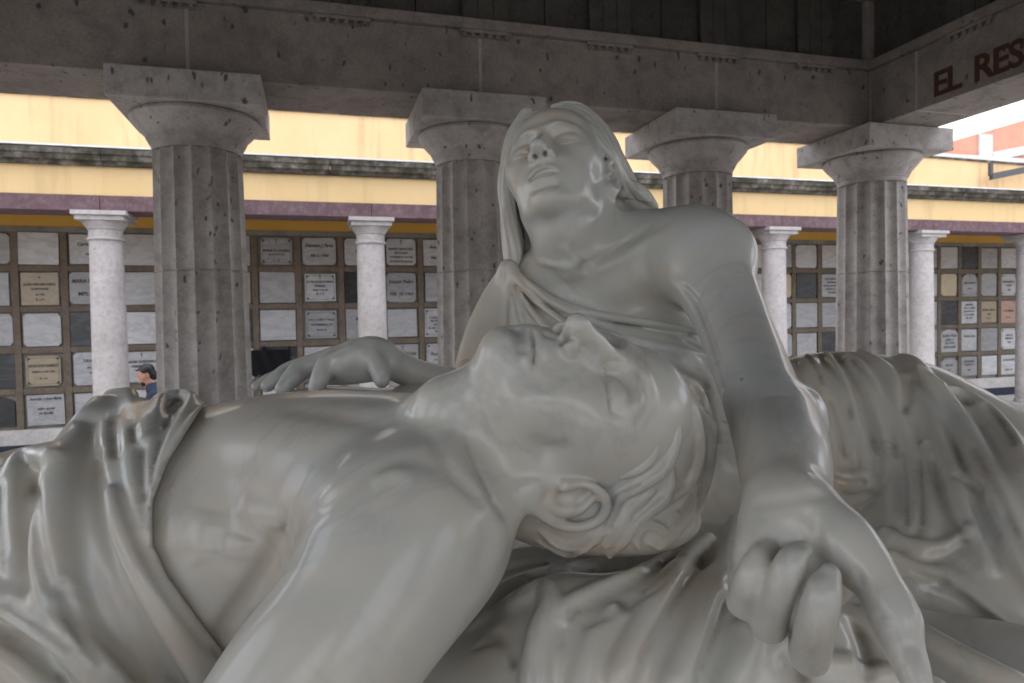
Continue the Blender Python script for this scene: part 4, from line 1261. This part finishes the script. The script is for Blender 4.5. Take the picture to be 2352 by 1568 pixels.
# ---- skirt and cloth on the right
def build_skirt():
    F = Field()
    blob(F, 1930, 1115, 1.18, (.262, .232, .20), .05)
    blob(F, 1815, 1120, 1.19, (.15, .18, .12), .05)
    blob(F, 2100, 1110, 1.14, (.15, .19, .18), .05)
    blob(F, 2220, 1235, 1.05, (.225, .20, .20), .06)
    blob(F, 2360, 1400, .90, (.22, .21, .20), .06)
    blob(F, 2100, 1400, .88, (.22, .12, .14), .06)
    for f in [
        [(1800, 735, 7), (1836, 800, 10), (1852, 870, 10), (1856, 940, 9)], [(1790, 760, 6), (1812, 830, 8), (1822, 900, 8)],
        [(1838, 782, 14), (1868, 850, 15), (1900, 950, 15), (1915, 1050, 16), (1925, 1120, 14)],
        [(1880, 785, 13), (1925, 860, 15), (1965, 970, 15), (1990, 1060, 15), (2000, 1110, 10)],
        [(1925, 790, 14), (1985, 860, 17), (2025, 950, 18), (2050, 1040, 17), (2058, 1130, 14), (2060, 1200, 10)],
        [(1975, 806, 14), (2045, 862, 16), (2062, 930, 13), (2090, 1030, 16), (2102, 1130, 16), (2104, 1220, 14)],
        [(2060, 812, 16), (2110, 850, 20), (2140, 930, 20), (2165, 1020, 20), (2195, 1110, 22), (2225, 1210, 22), (2270, 1300, 20)],
        [(2110, 840, 14), (2180, 930, 22), (2240, 1030, 26), (2290, 1140, 28), (2340, 1260, 30), (2400, 1380, 30)],
        [(2170, 885, 14), (2230, 915, 14), (2270, 950, 22), (2320, 1020, 28), (2380, 1120, 30)],
        [(2125, 1010, 10), (2135, 1100, 12), (2140, 1200, 12), (2130, 1240, 10)],
        [(1900, 1084, 9), (1950, 1094, 10), (1992, 1088, 6)],
        [(1905, 1130, 12), (1950, 1150, 14), (1990, 1138, 10)],
        [(2030, 1215, 16), (2080, 1250, 18), (2140, 1262, 18), (2190, 1250, 16), (2225, 1215, 12)],
        [(2050, 1270, 18), (2130, 1305, 20), (2210, 1345, 22), (2290, 1425, 26), (2380, 1500, 26)]]:
        fold(F, f, .12, .010)
    G = lambda pts, w, h, e=(.25, .3): (pts, w * .85, -h * 2.3, 'g', e)
    F.strokes([
        G([(1845, 801), (1868, 835), (1890, 880)], 7, 8), G([(1864, 790), (1905, 840), (1943, 903), (1955, 960)], 8, 10),
        G([(1902, 794), (1955, 865), (1992, 955), (2015, 1040)], 9, 11), G([(1940, 805), (2015, 899), (2045, 978), (2058, 1050)], 9, 11),
        G([(2083, 861), (2086, 900), (2079, 948)], 8, 16, (.2, .15)), G([(2090, 854), (2158, 948), (2184, 1003), (2215, 1080)], 8, 12),
        G([(2180, 888), (2205, 900), (2222, 928)], 12, 22, (.2, .15)), G([(2260, 922), (2300, 970), (2330, 1020)], 10, 10),
        G([(1907, 1096), (1957, 1112), (1990, 1105)], 5, 9, (.2, .1)), G([(2047, 1043), (2036, 1097), (2011, 1147), (1975, 1169), (1940, 1172)], 6, 13, (.3, .1)),
        G([(2072, 1021), (2086, 1111), (2085, 1205)], 6, 10), G([(2112, 1040), (2118, 1120), (2116, 1205)], 6, 10), G([(2137, 1040), (2166, 1147), (2209, 1225)], 8, 13),
        G([(2190, 1083), (2242, 1122), (2245, 1165), (2275, 1240), (2300, 1310)], 10, 16, (.3, .3)), G([(2225, 1010), (2280, 1110), (2340, 1230)], 10, 10),
        G([(2040, 1244), (2119, 1280), (2173, 1274), (2222, 1240)], 10, 20, (.2, .2)), G([(2070, 1215), (2090, 1226), (2112, 1216)], 8, 10, (.3, .3)),
        G([(2090, 1318), (2140, 1332), (2180, 1340)], 7, 8, (.3, .3)), G([(2109, 1352), (2209, 1388), (2317, 1466), (2360, 1500)], 17, 22, (.3, .2)),
        G([(1900, 905), (1925, 980), (1940, 1050)], 7, 7), G([(2300, 1180), (2340, 1250), (2380, 1330)], 12, 12)])
    return F

# ---- cloth over his waist and legs on the left
def curtain(F, ys, xs, side, k=.008):
    """trims a cloth along its edge, read as x at each height of the photograph"""
    yy = np.array(ys, f32); xx = np.array(xs, f32)
    def f(p):
        z = np.maximum(-p[:, 2], .3)
        x = p[:, 0] / z * F_PX + 1176; y = 784 - p[:, 1] / z * F_PX
        return (side * (np.interp(y, yy, xx) - x) * z / F_PX * .8).astype(f32)
    F.add(f, [-9] * 3, [9] * 3, 's', k)
def build_shroud():
    F = Field()
    torso(F, .007)
    blob(F, -60, 1465, .78, (.22, .15, .18), .06)
    blob(F, 140, 1550, .72, (.18, .15, .16), .06)
    D = lambda *p, sk=0.0, k=.009, top=.86: drape(F, list(p), sk, k, top)
    # standing lumps at the waist: a broad lappet, then a folded ribbon
    D((262, 915, 24), (254, 985, 26), (258, 1060, 22), (280, 1150, 18), (318, 1240, 10), sk=-.55)
    D((292, 912, 24), (302, 985, 24), (304, 1060, 20), (312, 1150, 16), (326, 1240, 9), sk=-.55)
    D((226, 932, 24), (192, 985, 34), (160, 1045, 42), (136, 1140, 48), (128, 1270, 52), (150, 1390, 52), (212, 1510, 52), (300, 1640, 52), sk=-.4, k=.012)
    D((388, 912, 18), (366, 928, 20), (356, 985, 15), (344, 1060, 12), (336, 1130, 9), sk=-.5, k=.006, top=.90)
    D((392, 910, 14), (420, 908, 16), (440, 920, 15), (418, 965, 14), (388, 1020, 12), (360, 1090, 10), (346, 1160, 8), sk=-.5, k=.006, top=.90)
    D((470, 930, 9), (434, 975, 10), (396, 1040, 10), (364, 1110, 11), (350, 1190, 11), (358, 1280, 11), (400, 1370, 12), (455, 1450, 13), (530, 1570, 15), sk=-.35, k=.005, top=.90)
    D((328, 925, 12), (334, 960, 15), (334, 1010, 12), sk=0, top=.90)
    D((118, 1046, 20), (62, 1048, 24), (36, 1082, 26), (26, 1170, 28), (36, 1280, 28), (66, 1380, 24), sk=-.2, k=.012)
    D((-50, 1060, 30), (-24, 1120, 28), (-24, 1230, 26), sk=-.1)
    D((256, 1130, 16), (280, 1210, 28), (318, 1290, 34), (372, 1380, 38), (430, 1470, 40), (510, 1600, 42), sk=-.3)
    D((-40, 1345, 34), (50, 1400, 36), (150, 1470, 36), (250, 1570, 38), (330, 1680, 38), sk=-.2)
    D((-40, 1480, 44), (40, 1530, 42), (130, 1620, 42), sk=-.1)
    curtain(F, [880, 940, 1000, 1060, 1150, 1250, 1320, 1400, 1480, 1568, 1700], [500, 462, 424, 388, 352, 352, 384, 440, 500, 566, 660], 1, .005)
    blob(F, 402, 950, .89, (.022, .016, .02), .01)
    G = lambda pts, w, h, e=(.2, .15): (pts, w, -h * 1.35, 'g', e)
    F.strokes([
        G([(226, 1030), (224, 1110), (236, 1200), (268, 1310), (320, 1430), (400, 1570)], 15, 34, (.2, .03)),
        G([(270, 1100), (300, 1190), (335, 1270), (395, 1370), (500, 1510)], 10, 24, (.25, .05)),
        G([(256, 955), (257, 1000), (262, 1050)], 10, 12), G([(303, 975), (305, 995), (308, 1015)], 7, 18),
        G([(325, 1020), (324, 1080), (332, 1150)], 7, 14),
        G([(396, 925), (394, 950), (376, 985)], 8, 24, (.25, .25)),
        G([(372, 1000), (354, 1060), (345, 1120)], 5, 9),
        G([(82, 1084), (76, 1160), (86, 1260), (116, 1370)], 14, 30, (.15, .2)), G([(135, 1330), (180, 1440), (250, 1550), (300, 1610)], 11, 26, (.15, .05)),
        G([(-10, 1375), (80, 1430), (170, 1500), (250, 1600)], 12, 20, (.1, .05)), G([(0, 1100), (0, 1180), (8, 1290)], 9, 16),
        G([(0, 1460), (60, 1495), (150, 1570)], 10, 14)])
    return F

# ---- cloth heaped over the rock under his head, in front
def build_pall():
    F = Field()
    blob(F, 1330, 1650, .78, (.33, .17, .25), .06)
    blob(F, 1430, 1430, .86, (.25, .092, .16), .05)
    blob(F, 1680, 1405, .80, (.17, .095, .17), .05)
    blob(F, 2150, 1690, .64, (.26, .10, .16), .05)
    blob(F, 1560, 1640, .62, (.20, .13, .10), .05)
    blob(F, 1290, 1560, .62, (.055, .09, .08), .03)
    for f, sk in [
        ([(1120, 1292, 12), (1200, 1272, 16), (1300, 1268, 16), (1420, 1268, 14), (1520, 1262, 12)], .2),
        ([(1100, 1385, 13), (1160, 1350, 17), (1240, 1322, 19), (1350, 1304, 20), (1450, 1284, 20), (1560, 1255, 16)], .1),
        ([(1085, 1440, 12), (1150, 1400, 19), (1215, 1365, 24), (1250, 1350, 22), (1262, 1390, 26), (1240, 1460, 32), (1230, 1560, 40), (1230, 1660, 40)], .1),
        ([(1296, 1425, 12), (1306, 1388, 17), (1380, 1352, 19), (1470, 1318, 19), (1550, 1272, 16)], .15),
        ([(1400, 1600, 40), (1450, 1490, 34), (1510, 1380, 30), (1570, 1300, 26), (1625, 1240, 20)], .2),
        ([(1530, 1620, 40), (1580, 1500, 34), (1630, 1390, 30), (1665, 1290, 26), (1690, 1200, 20)], .2),
        ([(1640, 1640, 40), (1690, 1540, 36), (1720, 1450, 30)], .2),
        ([(1330, 1640, 36), (1340, 1540, 30), (1370, 1460, 24), (1420, 1400, 18)], .3),
        ([(1900, 1520, 30), (2000, 1545, 34), (2140, 1590, 40)], .3),
        ([(1985, 1400, 24), (2080, 1440, 30), (2200, 1510, 34), (2330, 1580, 40)], .4)]:
        fold(F, f, sk - .25, .009)
    G = lambda pts, w, h, e=(.25, .2): (pts, w * .9, -h * 2.1, 'g', e)
    F.strokes([
        G([(1110, 1340), (1220, 1300), (1350, 1286), (1450, 1272)], 8, 12), G([(1280, 1420), (1370, 1372), (1480, 1318), (1570, 1268)], 10, 15),
        G([(1330, 1440), (1420, 1395), (1500, 1350), (1550, 1290)], 10, 14), G([(1470, 1520), (1530, 1420), (1590, 1320), (1640, 1250)], 11, 16, (.2, .2)),
        G([(1100, 1415), (1180, 1362), (1250, 1330)], 7, 10), G([(1090, 1480), (1135, 1462), (1165, 1480), (1180, 1530)], 13, 26, (.2, .2)),
        G([(1600, 1560), (1640, 1450), (1670, 1360)], 13, 14), G([(1790, 1500), (1850, 1560)], 26, 14), G([(1960, 1420), (1990, 1500), (2000, 1568)], 22, 16),
        G([(1290, 1500), (1300, 1440), (1330, 1400)], 9, 10)])
    return F

def carve(mat):
    root = empty('marble_statue', (0, 0, 0), label='polished grey marble statue of a draped woman leaning over a man lying down', cat='statue')
    zc = None
    out = []
    inv = None
    specs = [('man', build_male, .0022, None), ('hair', build_male_hair, .0018, 'man'),
             ('woman', build_female, .0025, None), ('hair', build_female_hair, .0020, 'woman'),
             ('dress', build_dress, .0026, 'woman'), ('skirt', build_skirt, .0036, 'woman'),
             ('shroud', build_shroud, .0034, 'man'), ('blanket', build_pall, .0034, None)]
    made = {}
    for name, fn, h, par in specs:
        F = fn()
        me = F.mesh(name, h * HS, lo=(-1.6, -.62, -3), hi=(1.4, .6, -.2))
        me.transform(CM)
        made_p = made[par] if par else root
        o = link(name, me, mat, made_p)
        if not par: made[name] = o
    return root, made

# ================================================================= THE STATUE
def marble_mat():
    m, nt, b = newmat('polished_marble', .36, .30)
    b.inputs['Coat Weight'].default_value = .34
    b.inputs['Coat Roughness'].default_value = .11
    b.inputs['Coat IOR'].default_value = 1.5
    v = coords(nt, 'Object')
    n1 = noise(nt, v, 3.2, 7, .6, .8)
    n2 = noise(nt, v, 11, 6, .6, .3)
    n3 = noise(nt, v, 170, 3, .6)
    c = mix(nt, ramp(nt, n1, [(.34, 0), (.66, 1)]), (.475, .465, .42), (.575, .53, .445))
    n7 = noise(nt, v, 1.3, 5, .6, .6)
    c = mix(nt, ramp(nt, n7, [(.45, 0), (.60, .7)]), c, (.42, .435, .42))
    c = mix(nt, ramp(nt, n2, [(.45, 0), (.75, .45)]), c, (.40, .42, .415))
    n5 = noise(nt, v, 5.0, 6, .62, .6)
    c = mix(nt, ramp(nt, n5, [(.50, 0), (.68, .75)]), c, (.52, .43, .33))      # old wax and rust tints
    nv = noise(nt, v, 2.4, 9, .62, 1.6)
    c = mix(nt, mathn(nt, 'MULTIPLY', ramp(nt, nv, [(.475, 0), (.50, 1), (.525, 0)]), .30), c, (.30, .31, .31))    # faint grey veins
    at = nt.nodes.new('ShaderNodeAttribute'); at.attribute_name = 'wax_crease_shade'
    n6 = noise(nt, v, 38, 5, .7)
    stf = mathn(nt, 'MULTIPLY', at.outputs['Fac'], ramp(nt, n6, [(.25, .35), (.6, 1)]))
    c = mix(nt, mathn(nt, 'MULTIPLY', stf, .8), c, (.15, .115, .085))       # brown wax in the carved lines, also painted as crease shade
    vo = N(nt, 'ShaderNodeTexVoronoi'); vo.inputs['Scale'].default_value = 21
    nt.links.new(v, vo.inputs['Vector'])
    sel = ramp(nt, vo.outputs['Color'], [(.84, 0), (.85, 1)])
    sp = mathn(nt, 'MULTIPLY', ramp(nt, vo.outputs['Distance'], [(.03, 1), (.06, 0)]), sel)
    c = mix(nt, mathn(nt, 'MULTIPLY', sp, .8), c, (.06, .045, .035))
    nt.links.new(c, b.inputs['Base Color'])
    r = ramp(nt, n2, [(.3, .30), (.8, .46)])
    nt.links.new(r, b.inputs['Roughness'])
    bump(nt, b, mathn(nt, 'ADD', mathn(nt, 'MULTIPLY', n3, .12), n2), .12, .002)
    return m
HS = 1.0
M_MARBLE = marble_mat()
statue, figs = carve(M_MARBLE)

# ================================================================= MAN WALKING BETWEEN TEMPLE AND ARCADE
def simple(name, col, rough=.8):
    m, nt, b = newmat(name, rough, .3); b.inputs['Base Color'].default_value = (*col, 1); return m
def walker():
    Yp = 9.3
    hp = onY(336, 862, Yp)
    hx, hz = hp[0], hp[2]
    root = empty('person', (hx + .12, Yp, GZ), label='dark haired man in navy jacket and black mask bowing beside the big left column', cat='person')
    def mk(name, F, h, mat, parent):
        me = F.mesh(name, h)
        # local: x right, y up, z to viewer -> world
        me.transform(Matrix(((1, 0, 0, 0), (0, 0, -1, 0), (0, 1, 0, 0), (0, 0, 0, 1))))
        return link(name, me, mat, parent)
    skin = simple('person_skin', (.36, .20, .145), .6)
    H = hz - GZ
    # man faces left, head bowed
    F = Field(); F.frame()
    hc = np.array((-.12, H, 0))
    c, s_ = math.cos(math.radians(28)), math.sin(math.radians(28))
    # head axes: y = face direction (left and a little down), z = crown
    yv = np.array((-c, -s_, .15)); yv /= np.linalg.norm(yv); zv = np.array((-s_, c, 0)); zv -= zv @ yv * yv; zv /= np.linalg.norm(zv)
    Rh = np.stack([np.cross(yv, zv), yv, zv], 1)
    head_shape(F, Rh, hc, .98, False)
    ear(F, Rh, hc, .98, -1); ear(F, Rh, hc, .98, 1)
    F.warp = None; F.frame()
    F.chain([hc + np.array((.03, -.06, 0)), hc + np.array((.10, -.17, 0))], [.055, .062], .02)
    for sz in (-1, 1):
        F.chain([hc + np.array((.12, -.25, sz * .16)), hc + np.array((.15, -.50, sz * .24)), hc + np.array((.05, -.73, sz * .25))], [.05, .042, .03], .02)
        wr = hc + np.array((.05, -.73, sz * .25))
        F.ell(wr + np.array((-.02, -.06, 0)), (.026, .045, .040), .015)
        for q in range(4):
            F.chain([wr + np.array((-.01 - .014 * q + .02, -.09, 0)), wr + np.array((-.02 - .016 * q + .02, -.135, 0)), wr + np.array((-.025 - .016 * q + .02, -.165, -sz * .015))], [.010, .009, .007], .003)
        F.chain([wr + np.array((-.045, -.05, 0)), wr + np.array((-.065, -.10, 0))], [.011, .008], .004)
    F.chain([hc + np.array((.11, -.22, 0)), hc + np.array((.12, -.75, 0))], [.12, .13], .03)
    mk('body', F, .007, skin, root)
    F = Field(); F.frame(Rh, hc, .98)
    F.ell((0, -.030, .052), (.086, .098, .090), .01)
    F.ell((0, -.055, -.030), (.066, .062, .070), .03)
    F.ell((0, .120, -.045), (.12, .105, .135), .01, 's')
    F.ell((.085, -.004, -.02), (.03, .03, .04), .01, 's'); F.ell((-.085, -.004, -.02), (.03, .03, .04), .01, 's')
    r_ = random.Random(4)
    for q in range(40):
        a_ = r_.uniform(-1, 1); b_ = r_.uniform(-.6, 1)
        p = np.array((.075 * math.sin(a_ * 1.4), .06 - .10 * (1 - b_) * .8, .115 - .03 * abs(a_) - .02 * (1 - b_)))
        F.chain([p, p + np.array((r_.uniform(-.01, .01), .018, .010))], [.010, .004], .006)
    mk('hair', F, .005, simple('person_hair', (.012, .010, .009), .45), root)
    F = Field(); F.frame(Rh, hc, .98)
    F.ell((0, .062, -.072), (.055, .046, .042), .01)
    F.ell((0, -.02, -.06), (.2, .05, .2), .01, 's')
    mk('face_mask', F, .005, simple('black_cloth', (.015, .015, .018), .9), root)
    F = Field(); F.frame()
    navy = simple('navy_jacket_cloth', (.018, .024, .045), .85)
    F.ell(hc + np.array((.13, -.32, 0)), (.15, .17, .22), .04)
    F.ell(hc + np.array((.13, -.55, 0)), (.135, .24, .19), .05)
    F.ell(hc + np.array((.075, -.125, 0)), (.080, .050, .085), .03)
    F.ell(hc + np.array((.11, -.18, 0)), (.12, .075, .14), .03)
    for sz in (-1, 1):
        F.chain([hc + np.array((.13, -.24, sz * .19)), hc + np.array((.16, -.50, sz * .25)), hc + np.array((.06, -.72, sz * .255))], [.075, .062, .045], .03)
    mk('jacket', F, .009, navy, root)
    F = Field(); F.frame()
    F.ell(hc + np.array((.13, -.80, 0)), (.13, .11, .17), .04)
    for sz, dx in ((-1, -.14), (1, .16)):
        F.chain([hc + np.array((.13, -.82, sz * .09)), np.array((-.12 + .10 + dx, .50, sz * .10)), np.array((-.12 + .14 + dx * 1.7, .10, sz * .10))], [.095, .068, .05], .03)
    mk('trousers', F, .010, simple('dark_trousers', (.03, .03, .035), .9), root)
    for sz, dx in ((-1, -.14), (1, .16)):
        F = Field(); F.frame()
        F.chain([np.array((-.12 + .17 + dx * 1.7, .045, sz * .10)), np.array((-.12 + .03 + dx * 1.7, .035, sz * .10))], [.046, .036], .01)
        F.plane_cut((0, .0, 0), (0, -1, 0), .004)
        mk('shoe', F, .006, simple('black_shoe', (.02, .018, .016), .5), root)
walker()

# black plastic sheet hung over a niche behind the left column
F = Field(); F.frame()
t_ = time.time()
bl = onY(575, 860, YW - .06); tr_ = onY(666, 802, YW - .06)
w_, h_ = tr_[0] - bl[0], tr_[2] - bl[2]
m_ = MB(); nx, nz = 14, 10
rr = random.Random(5)
vv = [[m_.bm.verts.new((w_ * (i / nx - .5) + rr.uniform(-.01, .01) * (i in (0, nx)), -.02 + .018 * math.sin(i * 1.3 + j * .4) * rr.uniform(.5, 1), h_ * (j / nz - .5) + (rr.uniform(-.05, .03) if j == 0 else 0) + (.09 if (j == nz and i in (5, nx)) else 0))) for j in range(nz + 1)] for i in range(nx + 1)]
for i in range(nx):
    for j in range(nz):
        m_.bm.faces.new((vv[i][j], vv[i + 1][j], vv[i + 1][j + 1], vv[i][j + 1]))
bmesh.ops.solidify(m_.bm, geom=m_.bm.faces[:], thickness=.006)
link('plastic_sheet', m_.mesh('plastic_sheet', simple('black_plastic', (.012, .013, .015), .35), 50), None, None, ((bl[0] + tr_[0]) / 2, YW - .035, (bl[2] + tr_[2]) / 2),
     label='ragged black plastic sheet hanging over a grave niche right of the big left column', cat='sheet')
